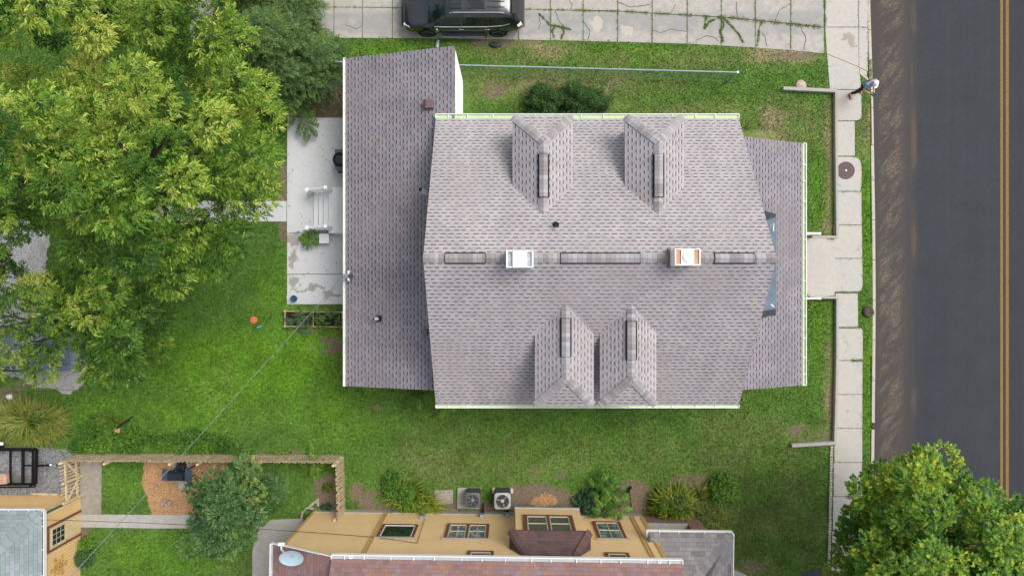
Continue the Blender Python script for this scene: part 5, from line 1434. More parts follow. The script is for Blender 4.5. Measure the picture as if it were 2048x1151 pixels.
def tree(name, label, poly, zE, zT, mat, trunk, trunk_r, fork_z, spacing=34, r=.62, clusters=70, k=6, L=.16, W=.05, seed=1, group=None, tone0=.45, tone_var=.2, tip=.25, droop=.5, spread=.8, low=.5, dmax=150, zvar=.6, inset_f=.72):
    rr = random.Random(seed)
    base = P(*trunk)
    t = thing(name, label, 'tree', tuple(base), group)
    cp, dd = canopy_points(poly, spacing, 4000, r * inset_f * K / (1 - (zE + 1) / H))
    cz = zE + (zT - zE) * np.sqrt(np.clip(1 - (1 - np.clip(dd / dmax, 0, 1)) ** 2, 0, 1)) + RNG.normal(size=len(cp)) * zvar
    s = (1 - cz / H) / K
    C0 = np.stack([(cp[:, 0] - 1024) * s, (575.5 - cp[:, 1]) * s, cz], -1)
    cen = C0.mean(0)
    R0 = r * (.75 + .5 * RNG.random(len(cp)))
    T0 = tone0 + RNG.normal(size=len(cp)) * tone_var * .6 + (fbm(C0[:, 0] * .35 + seed, C0[:, 1] * .35) - .5) * tone_var * 2
    Cs, Ds, Us, Ls, Ws, Ts = [], [], [], [], [], []
    def add(C, Rr, T, n, kk, jit, shell):
        m = len(C) * n; idx = np.repeat(np.arange(len(C)), n)
        d = rdir(m, .45); rad_ = shell + (1 - shell) * RNG.random(m) ** .5
        pos = C[idx] + d * (Rr[idx] * rad_)[:, None] * np.array([1, 1, .75])
        out = pos - cen; out[:, 2] = 0; out = unit(out)
        stem = unit(d * .8 + out * .5 + RNG.normal(size=(m, 3)) * .35 + np.array([0, 0, -droop * .4]))
        up = unit(np.array([0, 0, 1.0]) + d * .5 + RNG.normal(size=(m, 3)) * .25)
        tone = T[idx] + RNG.normal(size=m) * .09 + tip * (RNG.random(m) < .22)
        j = np.repeat(np.arange(m), kk)
        f = np.tile(np.arange(kk), m) / max(kk - 1, 1)
        side = np.cross(stem, up); sg = np.where(np.tile(np.arange(kk), m) % 2 == 0, 1.0, -1.0)
        D = unit(stem[j] * (.45 + f[:, None] * .7) + side[j] * (sg * (1 - f * .75) * spread)[:, None] + RNG.normal(size=(m * kk, 3)) * .18 + np.array([0, 0, -.22 * droop]))
        Pp = pos[j] + stem[j] * (f * L * 1.5)[:, None]
        U = unit(up[j] + RNG.normal(size=(m * kk, 3)) * .3)
        Cs.append(Pp); Ds.append(D); Us.append(U); q = m * kk
        Ls.append(L * (.7 + .6 * RNG.random(q))); Ws.append(W * (.8 + .4 * RNG.random(q))); Ts.append(np.clip(tone[j] + RNG.normal(size=q) * .05, 0, 1))
    add(C0, R0, T0, clusters, k, .1, .55)
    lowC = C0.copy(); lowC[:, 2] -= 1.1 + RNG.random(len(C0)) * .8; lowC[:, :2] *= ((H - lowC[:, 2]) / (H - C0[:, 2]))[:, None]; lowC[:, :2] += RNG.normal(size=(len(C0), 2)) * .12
    add(lowC, R0 * 1.0, T0 - .32, int(clusters * low), k, .1, .2)  # inner leaves toned darker: shade of the crown's gaps painted in
    C, D, U = np.concatenate(Cs), np.concatenate(Ds), np.concatenate(Us)
    co = leaf_quads(C, D, U, np.concatenate(Ls), np.concatenate(Ws))
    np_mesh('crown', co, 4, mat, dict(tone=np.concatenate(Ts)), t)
    tb = MB(); f = Vector((base.x * .6 + cen[0] * .4, base.y * .6 + cen[1] * .4, fork_z))
    tb.tube([base - Vector((0, 0, .1)), base + Vector((0, 0, .4)), base.lerp(f, .5), f], [trunk_r * 1.35, trunk_r, trunk_r * .85, trunk_r * .7], 10)
    for i in range(0, len(C0), 2):
        e = Vector(C0[i]); m_ = f.lerp(e, .5) + Vector((rr.uniform(-.3, .3), rr.uniform(-.3, .3), -.25))
        tb.tube([f, m_, e], [trunk_r * .34, trunk_r * .17, .012], 5, False)
    tb.build('trunk', BARK, t, smooth=True)
    return t

ASH = dict(mat=GREEN['ash'], L=.128, W=.041, k=7, clusters=105, spacing=46, r=.56, tone0=.48, tone_var=.34, tip=.28, zvar=1.1, low=.55)
tree('ash_tree', 'large spreading ash tree reaching over the back walk and patio, light green leaves', [(-120, 150), (20, 138), (110, 140), (200, 125), (330, 110), (430, 130), (495, 112), (535, 150), (545, 190), (568, 250), (562, 305), (555, 370), (520, 408), (472, 440), (495, 500), (458, 515), (440, 560), (345, 580), (260, 545), (170, 540), (112, 500), (116, 450), (60, 490), (-120, 515)], 4.6, 10.5, trunk=(330, 380), trunk_r=.32, fork_z=4.2, seed=3, group='ash trees over the back lawn', **ASH)
tree('ash_tree', 'ash tree filling the top corner of the photo, behind the spruce', [(-120, -120), (400, -120), (440, 0), (490, 55), (478, 118), (420, 140), (330, 118), (250, 105), (170, 125), (110, 88), (40, 78), (-120, 90)], 5.5, 9.5, trunk=(250, 60), trunk_r=.28, fork_z=4.2, seed=5, group='ash trees over the back lawn', **ASH)
tree('ash_tree', 'ash tree whose low branches hang over the blue-grey parked car', [(-120, 490), (0, 495), (85, 535), (110, 520), (150, 530), (260, 540), (345, 585), (338, 640), (342, 690), (315, 735), (260, 755), (215, 778), (172, 745), (165, 700), (150, 684), (130, 684), (118, 722), (102, 752), (70, 756), (52, 728), (32, 716), (12, 750), (-30, 764), (-120, 750)], 3.6, 8.0, trunk=(215, 640), trunk_r=.25, fork_z=3.2, seed=9, group='ash trees over the back lawn', **ASH)
tree('street_tree', 'bright green broadleaf tree with yellow young leaves overhanging the street', [(1648, 1012), (1640, 1050), (1690, 1045), (1712, 985), (1745, 950), (1768, 912), (1800, 930), (1830, 905), (1860, 885), (1890, 905), (1915, 950), (1930, 975), (1970, 975), (1985, 1010), (2045, 1000), (2120, 1040), (2160, 1300), (1700, 1300), (1665, 1130), (1690, 1090)], 3.2, 7.5, mat=GREEN['maple'], trunk=(1790, 1120), trunk_r=.2, fork_z=2.6, spacing=29, r=.50, clusters=100, k=5, L=.105, W=.085, zvar=.8, low=.5, inset_f=.5, seed=12, tone0=.64, tone_var=.26, tip=.24, droop=.2, spread=1.0, dmax=120)
tree('garden_tree', 'small dark green tree with drooping twigs beside the wood chips and path', [(372, 985), (402, 965), (420, 950), (455, 945), (470, 915), (500, 912), (515, 935), (545, 945), (568, 965), (560, 1000), (530, 1020), (545, 1040), (520, 1060), (515, 1085), (480, 1078), (470, 1105), (400, 1110), (365, 1100), (380, 1060), (372, 1045), (405, 1020), (390, 1003)], 1.8, 4.2, mat=GREEN['garden'], trunk=(490, 985), trunk_r=.10, fork_z=1.5, spacing=20, r=.34, clusters=62, k=6, L=.095, W=.046, zvar=.5, inset_f=.65, seed=21, tone0=.50, tone_var=.25, tip=.18, droop=.4, low=.7, dmax=60)

# spruces: whorled drooping branches with needled twigs
def spruce(label, base_px, h, rmax, seed, lean=(0, 0), z0=1.0):
    rr = np.random.default_rng(seed); b = P(*base_px); t = thing('spruce_tree', label, 'tree', tuple(b), 'spruces beside the driveway')
    Cs, Ds, Us, Ls, Ts = [], [], [], [], []; tb = MB()
    tb.tube([b, b + Vector((lean[0] * .5, lean[1] * .5, h * .5)), b + Vector((lean[0], lean[1], h))], [.17, .11, .02], 8)
    z = z0
    while z < h * .98:
        fr_ = (z - z0) / (h - z0); nb = 7; Rb = rmax * (1 - fr_) ** .8 + .12
        for i in range(nb):
            a = 6.283 * (i + rr.uniform(-.3, .3)) / nb + z * 2.1; Lb = Rb * rr.uniform(.75, 1.1); o = np.array([b.x + lean[0] * z / h, b.y + lean[1] * z / h, z])
            d = np.array([math.cos(a), math.sin(a), 0]); sidev = np.array([-d[1], d[0], 0])
            P_ = lambda q: o + d * Lb * q + np.array([0, 0, .10 * Lb * q - .30 * Lb * q * q]) + sidev * .06 * Lb * math.sin(q * 5 + i)
            tb.tube([Vector(P_(q)) for q in (0, .35, .7, 1)], [.03 * (1 - fr_) + .012, .018, .012, .004], 4, False)
            ntw = max(6, int(Lb * 17)); tone = rr.uniform(.25, .75)
            for j in range(ntw):
                q = .12 + .88 * (j + rr.random()) / ntw; sg = 1 if j % 2 else -1; lt_ = (.18 + .62 * math.sin(math.pi * min(1, q * .9 + .08)) * min(1, Lb / 1.6)) * rr.uniform(.7, 1.2)
                td = unit(d * .75 + sidev * sg * .8 + np.array([0, 0, -.28]) + rr.normal(size=3) * .12)
                nn = max(6, int(lt_ / .03)); f = np.linspace(.05, 1, nn)
                pos = P_(q) + td * (f * lt_)[:, None]
                for s2 in (1, -1):
                    cs = np.cross(td, [0, 0, 1.0])
                    D = unit(td * .9 + cs * s2 * .75 + rr.normal(size=(nn, 3)) * .22 + np.array([0, 0, .15]))
                    Cs.append(pos); Ds.append(D); Us.append(np.tile([0, 0, 1.0], (nn, 1)) + rr.normal(size=(nn, 3)) * .3); Ls.append(rr.uniform(.08, .13, nn)); Ts.append(np.clip(tone + rr.normal(size=nn) * .12 + .25 * (f > .8), 0, 1))
        z += .30 + .14 * (1 - fr_)
    C = np.concatenate(Cs); Ln = np.concatenate(Ls)
    np_mesh('crown', leaf_quads(C, np.concatenate(Ds), np.concatenate(Us), Ln, Ln * .26), 4, GREEN['spruce'], dict(tone=np.concatenate(Ts)), t)
    tb.build('trunk', BARK, t, smooth=True)
spruce('tall dark green spruce between the ash and the rear roof corner', (590, 150), 5.6, 2.5, 31, (.1, .1))
spruce('dark green spruce by the end of the driveway at the photo edge', (560, 22), 6.6, 2.3, 37, (0, .2))

# shrubs and plants ---------------------------------------------------------------
def bush(name, label, cat, px, rx, ry, h, mat, n, L, W, seed, tone=.5, var=.18, up=.5, group=None, lumps=.5, arch=0.0, kind=None, zmin=.05):
    rr = np.random.default_rng(seed); c = P(*px); t = thing(name, label, cat, tuple(c), group) if label else None
    d = rr.normal(size=(n, 3)); d = unit(d); d[:, 2] = np.abs(d[:, 2]); q = .55 + .45 * rr.random(n) ** .5
    lump = 1 + lumps * (fbm(d[:, 0] * 2.5 + seed, d[:, 1] * 2.5 + d[:, 2] * 2) - .5) * 2.4
    pos = np.stack([c.x + d[:, 0] * rx * q * lump, c.y + d[:, 1] * ry * q * lump, zmin + d[:, 2] * (h - zmin) * q * lump], -1)
    h2 = d * np.array([1, 1, .25]); D = unit(h2 * .9 + rr.normal(size=(n, 3)) * np.array([.6, .6, .3]) + np.array([0, 0, up * .5 - arch]))
    U = unit(d * .5 + rr.normal(size=(n, 3)) * .45 + np.array([0, 0, 1.0]))
    T = np.clip(tone + rr.normal(size=n) * var + (fbm(pos[:, 0] * 3, pos[:, 1] * 3) - .5) * var * 2, 0, 1)
    np_mesh('foliage', leaf_quads(pos, D, U, L * (.6 + .8 * rr.random(n)), W * (.7 + .6 * rr.random(n))), 4, mat, dict(tone=T), t)
    sb = MB()
    for i in range(5):
        a = i * 1.26 + seed; sb.tube([(c.x + .04 * math.cos(a), c.y + .04 * math.sin(a), 0), (c.x + rx * .5 * math.cos(a), c.y + ry * .5 * math.sin(a), h * .6)], [.018, .006], 5)
    sb.build('stem', BARK, t)
    return t
def arcs(px, rx, ry, n, L, W, rise, mat, seed, tone=.5, var=.2, parent=None, name='blades', spread=1.0, seg=5, bias=(0, 0)):
    """long arching blades rooted in an ellipse"""
    rr = np.random.default_rng(seed); c = P(*px); a = rr.random(n) * 6.283; q = np.sqrt(rr.random(n))
    x0 = c.x + rx * q * np.cos(a); y0 = c.y + ry * q * np.sin(a)
    th = a + rr.normal(size=n) * .7; Ln = L * (.5 + .7 * rr.random(n)); out = (.35 + .65 * rr.random(n)) * spread
    dx, dy = np.cos(th) + bias[0], np.sin(th) + bias[1]; co = np.empty((n, seg, 4, 3)); w0 = W * (.7 + .6 * rr.random(n)); tw = rr.normal(size=n) * .5
    def pt(t):
        f = t + .0; hz = rise * Ln * (2.1 * f - 1.55 * f * f * (.6 + out * .5)); hr = Ln * out * (f ** 1.35)
        return np.stack([x0 + dx * hr, y0 + dy * hr, .03 + np.maximum(hz, .0)], -1)
    sx, sy = -np.sin(th + tw), np.cos(th + tw)
    for i in range(seg):
        t0, t1 = i / seg, (i + 1) / seg; p0, p1 = pt(t0), pt(t1); wa = w0 * (1 - t0 ** 2) * .5 + .001; wb_ = w0 * (1 - t1 ** 2) * .5 + .001
        S = np.stack([sx, sy, np.zeros(n)], -1)
        co[:, i, 0] = p0 - S * wa[:, None]; co[:, i, 1] = p0 + S * wa[:, None]; co[:, i, 2] = p1 + S * wb_[:, None]; co[:, i, 3] = p1 - S * wb_[:, None]
    T = np.clip(np.repeat(tone + rr.normal(size=n) * var, seg), 0, 1)
    return np_mesh(name, co.reshape(-1, 3), 4, mat, dict(tone=T), parent)
def fronds(px, n, L, rise, mat, seed, leaflet=(.13, .045), pairs=9, tone=.5, var=.15, parent=None, angs=None, z0=.2, name='fronds', rad0=.15):
    """pinnate fronds: an arching rib with leaflet pairs"""
    rr = np.random.default_rng(seed); c = P(*px); Cs, Ds, Us, Ls, Ws, Ts = [], [], [], [], [], []; rb = MB()
    for i in range(n):
        a = (angs[i % len(angs)] + rr.normal() * .2) if angs else 6.283 * i / n + rr.normal() * .25
        Ln = L * rr.uniform(.65, 1.1); d = np.array([math.cos(a), math.sin(a), 0]); z = z0 + rise * rr.random(); o = np.array([c.x, c.y, z]) + d * rr.uniform(0, rad0)
        P_ = lambda q: o + d * Ln * q + np.array([0, 0, Ln * (.55 * q - .75 * q * q)])
        rb.tube([Vector(P_(q)) for q in (0, .33, .66, 1)], [.010, .008, .006, .003], 4, False); tn = tone + rr.normal() * var
        for j in range(pairs):
            q = .18 + .82 * j / (pairs - 1); ll = leaflet[0] * (1.05 - .55 * abs(q - .45) * 1.4) * rr.uniform(.85, 1.15)
            tang = unit(P_(min(1, q + .05)) - P_(max(0, q - .05))); sd = np.array([-d[1], d[0], 0])
            for sg in (1, -1):
                Cs.append(P_(q)); Ds.append(unit(sd * sg + tang * .45 + np.array([0, 0, -.25]) + rr.normal(size=3) * .08)); Us.append([0, 0, 1.0] + rr.normal(size=3) * .15); Ls.append(ll); Ws.append(leaflet[1]); Ts.append(tn + rr.normal() * .06)
    np_mesh(name, leaf_quads(np.array(Cs), np.array(Ds), np.array(Us), np.array(Ls), np.array(Ws)), 4, mat, dict(tone=np.clip(Ts, 0, 1)), parent)
    rb.tube([(c.x, c.y, 0), (c.x, c.y, z0 + rise * .6)], .018, 6); rb.build('stem', M['stem'], parent)
M['stem'] = plain('green_stem', (.09, .14, .03), .7)

bush('yew_bush', 'smaller of two dark green yew bushes under the white house eave', 'bush', (1087, 211), .80, .66, 1.2, GREEN['yew'], 6500, .12, .030, 3, group='yew bushes by the white house wall', up=.6)
bush('yew_bush', 'larger of two dark green yew bushes under the white house eave', 'bush', (1163, 210), 1.12, .78, 1.35, GREEN['yew'], 9500, .12, .030, 4, group='yew bushes by the white house wall', up=.6)
t = bush('golden_shrub', 'rounded golden green shrub spilling over the brick porch wall', 'bush', (1343, 1000), .95, .72, .95, GREEN['gold'], 5200, .11, .035, 5, tone=.30, var=.14, arch=.5)
arcs((1343, 1003), .5, .35, 420, .95, .035, .75, GREEN['gold'], 6, .62, .2, t, 'sprays')
t = thing('sumac_plant', 'tall leafy plant with bright green feathery fronds beside the yellow house', 'plant', tuple(P(1205, 985)))
for i, (px, py) in enumerate(((1192, 972), (1216, 990), (1204, 1008), (1228, 972), (1208, 955), (1235, 1000))): fronds((px, py), 9, .46, .5, GREEN['fresh'], 70 + i, (.16, .05), 9, .5, .2, t, z0=.35 + .12 * (i % 3), rad0=.2)
t = bush('broadleaf_plant', 'dark bluish green leafy plant left of the feathery plant by the wall', 'plant', (1172, 1000), .5, .45, .6, GREEN['blue'], 1500, .11, .05, 8, .35)
bush('leafy_shrub', 'fresh green leafy shrub at the corner of the flower bed toward the lawn', 'bush', (1438, 975), .62, .55, .8, GREEN['fresh'], 1700, .15, .055, 9, .62)
bush('leafy_shrub', 'blue green low shrub beside the brick porch corner', 'bush', (1432, 1026), .74, .66, .7, GREEN['garden'], 2600, .13, .035, 10, .85)
t = thing('dry_grass_clump', 'thin straw coloured grass clump between the golden shrub and the green shrub', 'grass clump', tuple(P(1392, 995)))
arcs((1390, 990), .35, .4, 260, .7, .018, .8, GREEN['straw'], 11, .6, .2, t)
t = thing('lily_clump', 'clump of yellow-green strap leaves against the yellow house beside the bare pad', 'plant', tuple(P(830, 995)))
arcs((815, 990), .75, .5, 330, .75, .036, .6, GREEN['gold'], 12, .42, .2, t, bias=(.2, -.1)); arcs((855, 1006), .3, .22, 110, .85, .045, .55, GREEN['gold'], 13, .55, .15, t, 'long_blades', bias=(.5, -.2))
bush('leafy_weed', 'fresh green leafy weeds at the lawn side of the strap-leaved clump', 'plant', (786, 968), .34, .6, .5, GREEN['fresh'], 900, .11, .05, 14, .4)
bush('leafy_weed', 'bright green weeds growing through the middle of the strap-leaved clump', 'plant', (818, 985), .3, .5, .75, GREEN['fresh'], 1100, .09, .035, 15, .62)
t = thing('fern_plant', 'light green leafy plant against the wall under the small grey box', 'plant', tuple(P(842, 1014)))
fronds((842, 1012), 12, .42, .25, GREEN['gold'], 16, (.12, .05), 6, .45, .1, t, z0=.25)
t = thing('ornamental_grass', 'big mound of arching yellow-green ornamental grass beside the trailer', 'grass clump', tuple(P(60, 845)))
arcs((62, 842), 1.35, .62, 1900, .95, .030, .50, GREEN['straw'], 17, .58, .24, t); arcs((60, 845), 1.1, .5, 600, .7, .02, .7, GREEN['fresh'], 18, .3, .2, t, 'green_blades')
t = thing('ornamental_grass', 'small tuft of yellow-green grass in the weeds beside the terracotta tile', 'grass clump', tuple(P(224, 842)))
arcs((224, 840), .35, .15, 160, .6, .016, .6, GREEN['straw'], 19, .4, .2, t)
# weeds along the long fence: a mass nobody could count
n = 16000; wx = RNG.uniform(120, 585, n); wy = RNG.uniform(818, 906, n)
top = 868 + 12 * np.sin(wx / 37) - 40 * np.exp(-((wx - 230) / 70) ** 2) + np.clip((wx - 380) / 200, 0, 1) * 28
kq = (wy > top) & ~((wx < 165) & (wy < 850)); kq &= fbm(wx * .03, wy * .03) > .36; wx, wy = wx[kq], wy[kq]; n = len(wx)
hh_ = .12 + .42 * fbm(wx * .04 + 5, wy * .04) * np.clip((wy - top[kq]) / 18, .2, 1); zz = hh_ * RNG.random(n) ** .4; sc_ = (1 - zz / H) / K
C = np.stack([(wx - 1024) * sc_, (575.5 - wy) * sc_, zz], -1)
T = np.clip(.52 + (fbm(wx * .02, wy * .02 + 3) - .5) * 1.1 + RNG.normal(size=n) * .12, 0, 1)
o = np_mesh('weeds', leaf_quads(C, unit(RNG.normal(size=(n, 3)) + np.array([0, 0, .2])), unit(RNG.normal(size=(n, 3)) * .5 + np.array([0, 0, 1.0])), RNG.uniform(.06, .14, n), RNG.uniform(.03, .06, n)), 4, GREEN['fresh'], dict(tone=T)); tag(o, kind='stuff')
t = thing('flowering_weed', 'green weeds with tiny yellow flowers at the fence behind the small tree', 'plant', tuple(P(490, 895)))
fronds((488, 895), 9, .4, .35, GREEN['fresh'], 20, (.12, .04), 6, .55, .15, t, z0=.2)
t = thing('climbing_weed', 'bright green climbing weed hanging over the fence near its corner', 'plant', tuple(P(640, 905)))
fronds((646, 905), 10, .45, .5, GREEN['fresh'], 22, (.12, .04), 6, .65, .15, t, z0=.7, rad0=.4); fronds((636, 925), 9, .42, .3, GREEN['gold'], 23, (.11, .04), 6, .45, .15, t, z0=.5, rad0=.3)
t = thing('ailanthus_sprout', 'young tree sprout with feathery leaves peeking out below the mauve roof corner', 'plant', tuple(P(840, 790)))
fronds((843, 785), 9, .62, .5, GREEN['fresh'], 24, (.15, .05), 9, .45, .15, t, angs=[-.4, -1.2, -2.2, -2.8, -.9], z0=.4); 
t = thing('ailanthus_sprout', 'smaller bright sprout showing just below the green gutter of the white house', 'plant', tuple(P(902, 806)))
fronds((900, 800), 6, .55, .3, GREEN['fresh'], 25, (.13, .045), 8, .65, .1, t, angs=[-1.0, -1.57, -2.2], z0=.6)
t = thing('potted_fern', 'bushy green fern with a few pale flowers standing beside the patio table', 'plant', tuple(P(624, 480, .05)))
MB().lathe([(.10, .05), (.15, .28), (.14, .28), (.1, .2), (0, .2)], (P(624, 480).x, P(624, 480).y, 0), 20).build('pot', M['white'], t)
fronds((624, 478), 34, .38, .25, GREEN['fresh'], 26, (.09, .03), 9, .6, .15, t, z0=.28, name='foliage')
fl = MB()
for i in range(16): c = P(613 + R.uniform(-7, 6), 496 + R.uniform(-5, 5)); fl.blob((c.x, c.y, .22 + R.uniform(0, .12)), .024, i, .1, 6, 4)
fl.build('flowers', plain('lilac_flower', (.55, .50, .62), .7), t)
for i, (px, py, h, n_, mt, lab) in enumerate(((606, 632, .5, 16, 'blue', 'wispy grey green vegetable plant at the middle of the raised bed, by the divider'), (637, 630, .5, 10, 'garden', 'green tomato plant in the raised bed just right of the divider'), (649, 647, .4, 8, 'fresh', 'bright broad leaved plant at the lower board of the raised bed'), (682, 643, .25, 6, 'fresh', 'small round leaved plant in the raised bed corner by the house'), (614, 655, .3, 12, 'blue', 'wispy plant spilling over the raised bed onto the lawn'), (663, 626, .2, 6, 'garden', 'small dark plant at the upper board of the raised bed'), (582, 643, .15, 6, 'blue', 'tiny seedling at the far lawn end of the raised bed'))):
    t = thing('vegetable_plant', lab, 'plant', tuple(P(px, py)), 'plants in the raised bed')
    fronds((px, py), n_ + 4, .16 + h * .42, h * .5, GREEN[mt], 40 + i, (.075, .03), 6, .6, .2, t, z0=.22, rad0=.1)
bush('bedding_plant', 'small yellow-green plant in the bare bed inside the short fence', 'plant', (657, 972), .17, .17, .3, GREEN['gold'], 260, .09, .035, 51, .3)
bush('bedding_plant', 'small blue-green plant at the foot of the yellow wall by the short fence', 'plant', (655, 1012), .2, .13, .25, GREEN['blue'], 320, .09, .04, 52, .4)
bush('bedding_plant', 'round leafy green plant inside the curved stone edging', 'plant', (622, 1030), .26, .28, .4, GREEN['fresh'], 500, .10, .055, 53, .5)
bush('hosta_plant', 'fresh green leafy plant at the foot of the garage door', 'plant', (176, 1083), .28, .26, .4, GREEN['fresh'], 600, .10, .055, 54, .55)
bush('dark_shrub', 'dark green low shrub along the garage wall under the scroll ornament', 'bush', (172, 1112), .35, .45, .5, GREEN['garden'], 2200, .08, .04, 55, .35)
bush('porch_plant', 'pale yellow-green plant by the front steps beneath the porch eave', 'plant', (1608, 606), .22, .3, .5, GREEN['gold'], 420, .09, .04, 56, .45)
# rooted weeds in the driveway joints and sidewalk gaps
wpts = []
for pl in CRACKS[:3] + CRACKS[4:8]:
    for (a, b), (c, d) in zip(pl, pl[1:]):
        L_ = math.hypot(c - a, d - b)
        for i in range(int(L_ * 4)): t = R.random(); wpts.append((a + (c - a) * t + R.gauss(0, .8), b + (d - b) * t + R.gauss(0, .8)))
for x in XJ[8:]:
    for i in range(60): wpts.append((x + R.gauss(0, .8), R.uniform(0, 1) * dbot(x)))
for i in range(1500):
    x = 1050 + 600 * R.random() ** .8; wpts.append((x, dmid(x) + R.gauss(0, .8 + (x - 1050) / 520)))
for i in range(260): x = R.uniform(668, 1050); wpts.append((x, dmid(x) + R.gauss(0, .9)))
for a, b, c, d, k in ((1668, 584.5, 1716, 584.5, 120), (1715, 653, 1672, 655, 60), (1700, 720, 1724, 719.5, 90), (1672, 242, 1682, 242.5, 25), (1737, 0, 1735, 150, 90), (1740, 120, 1742, 165, 120), (1648, 0, 1650, 60, 160)):
    for i in range(k): t = R.random(); wpts.append((a + (c - a) * t + R.gauss(0, 1), b + (d - b) * t + R.gauss(0, 1)))
wpts = np.array(wpts); keep = ~((wpts[:, 0] > 800) & (wpts[:, 0] < 1050) & (wpts[:, 1] < 62)); wpts = wpts[keep]
wpts = wpts[fbm(wpts[:, 0] * .09, wpts[:, 1] * .09) > .46 - .10 * RNG.random(len(wpts))]
rep = 4; wpts = np.repeat(wpts, rep, 0) + RNG.normal(size=(len(wpts) * rep, 2)) * .9; n = len(wpts)
C = np.stack([(wpts[:, 0] - 1024) / K, (575.5 - wpts[:, 1]) / K, RNG.uniform(.02, .07, n)], -1)
o = np_mesh('crack_weeds', leaf_quads(C, unit(RNG.normal(size=(n, 3)) + np.array([0, 0, .5])), unit(RNG.normal(size=(n, 3)) + np.array([0, 0, 1.0])), RNG.uniform(.02, .06, n), RNG.uniform(.008, .02, n)), 4, GREEN['garden'], dict(tone=np.clip(.80 + RNG.normal(size=n) * .2, 0, 1))); tag(o, kind='stuff')

# fallen leaves: loose litter on patio, lawns and pavement
n = 420; lx = RNG.uniform(200, 1735, n); ly = RNG.uniform(90, 1020, n); lx[:70] = RNG.uniform(578, 690, 70); ly[:70] = RNG.uniform(240, 606, 70)
C = np.stack([(lx - 1024) / K, (575.5 - ly) / K, np.full(n, .075)], -1)
o = np_mesh('fallen_leaves', leaf_quads(C, unit(RNG.normal(size=(n, 3)) * np.array([1, 1, .1])), unit(RNG.normal(size=(n, 3)) * .2 + np.array([0, 0, 1.0])), RNG.uniform(.05, .10, n), RNG.uniform(.03, .05, n)), 4, leafmat('fallen_leaf', [(0, (.14, .09, .045)), (.5, (.30, .24, .09)), (1, (.50, .48, .22))]), dict(tone=RNG.random(n))); tag(o, kind='stuff')
# ---------------------------------------------------------------- mown turf: short blades over the whole lawn
def make_grass(N=520000):
    x = RNG.uniform(-21.6, 15.1, N); y = RNG.uniform(-12.3, 12.3, N)
    ok = np.ones(N, bool); jx = (fbm(x * 5, y * 5) - .5) * .22 + RNG.normal(size=N) * .018; jy = (fbm(x * 5 + 50, y * 5) - .5) * .22 + RNG.normal(size=N) * .018
    for pl in HARD:
        pl = np.array(pl); lo, hi = pl.min(0) - .01, pl.max(0) + .01
        m = ok & (x > lo[0]) & (x < hi[0]) & (y > lo[1]) & (y < hi[1])
        i = np.nonzero(m)[0]; ok[i[in_poly(x[i] + jx[i], y[i] + jy[i], pl)]] = False
    px = 1024 + x * K; py = 575.5 - y * K
    ok &= ~((px > np.interp(py, [-160, 0, 200, 450, 600, 750, 920, 1100, 1300], [1738, 1740, 1746, 1750, 1751, 1750, 1748, 1745, 1741]) - 5))
    for nm in ('gravelcar', 'graveltrailer'):
        pl = np.array(GP[nm], float); i = np.nonzero(ok)[0]; ins = in_poly(px[i], py[i], pl); dd = poly_dist(px[i], py[i], pl)
        ok[i[ins & (fbm(px[i] * .06, py[i] * .06) < .55 + dd / 90)]] = False
    x, y = x[ok], y[ok]
    lush, dry, dirt = fields(x, y); k = RNG.random(len(x)) > dirt * 1.25; x, y, lush, dry, dirt = x[k], y[k], lush[k], dry[k], dirt[k]
    n = len(x); L = RNG.uniform(.05, .11, n) * (1 + .35 * lush); a = RNG.random(n) * 6.283 + fbm(x * .8, y * .8) * 6
    lean = RNG.uniform(.35, 1.0, n); W_ = RNG.uniform(.010, .020, n)
    co = np.empty((n, 3, 3)); sx, sy = -np.sin(a) * W_, np.cos(a) * W_
    co[:, 0] = np.stack([x - sx, y - sy, np.full(n, -.004)], -1); co[:, 1] = np.stack([x + sx, y + sy, np.full(n, -.004)], -1)
    co[:, 2] = np.stack([x + np.cos(a) * L * lean, y + np.sin(a) * L * lean, L * np.sqrt(np.clip(1 - (lean * .9) ** 2, .1, 1))], -1)
    o = np_mesh('grass', co.reshape(-1, 3), 3, lawnmat('grass_blade', False), dict(lush=lush, dry=dry, dirt=dirt)); tag(o, kind='stuff')
make_grass()
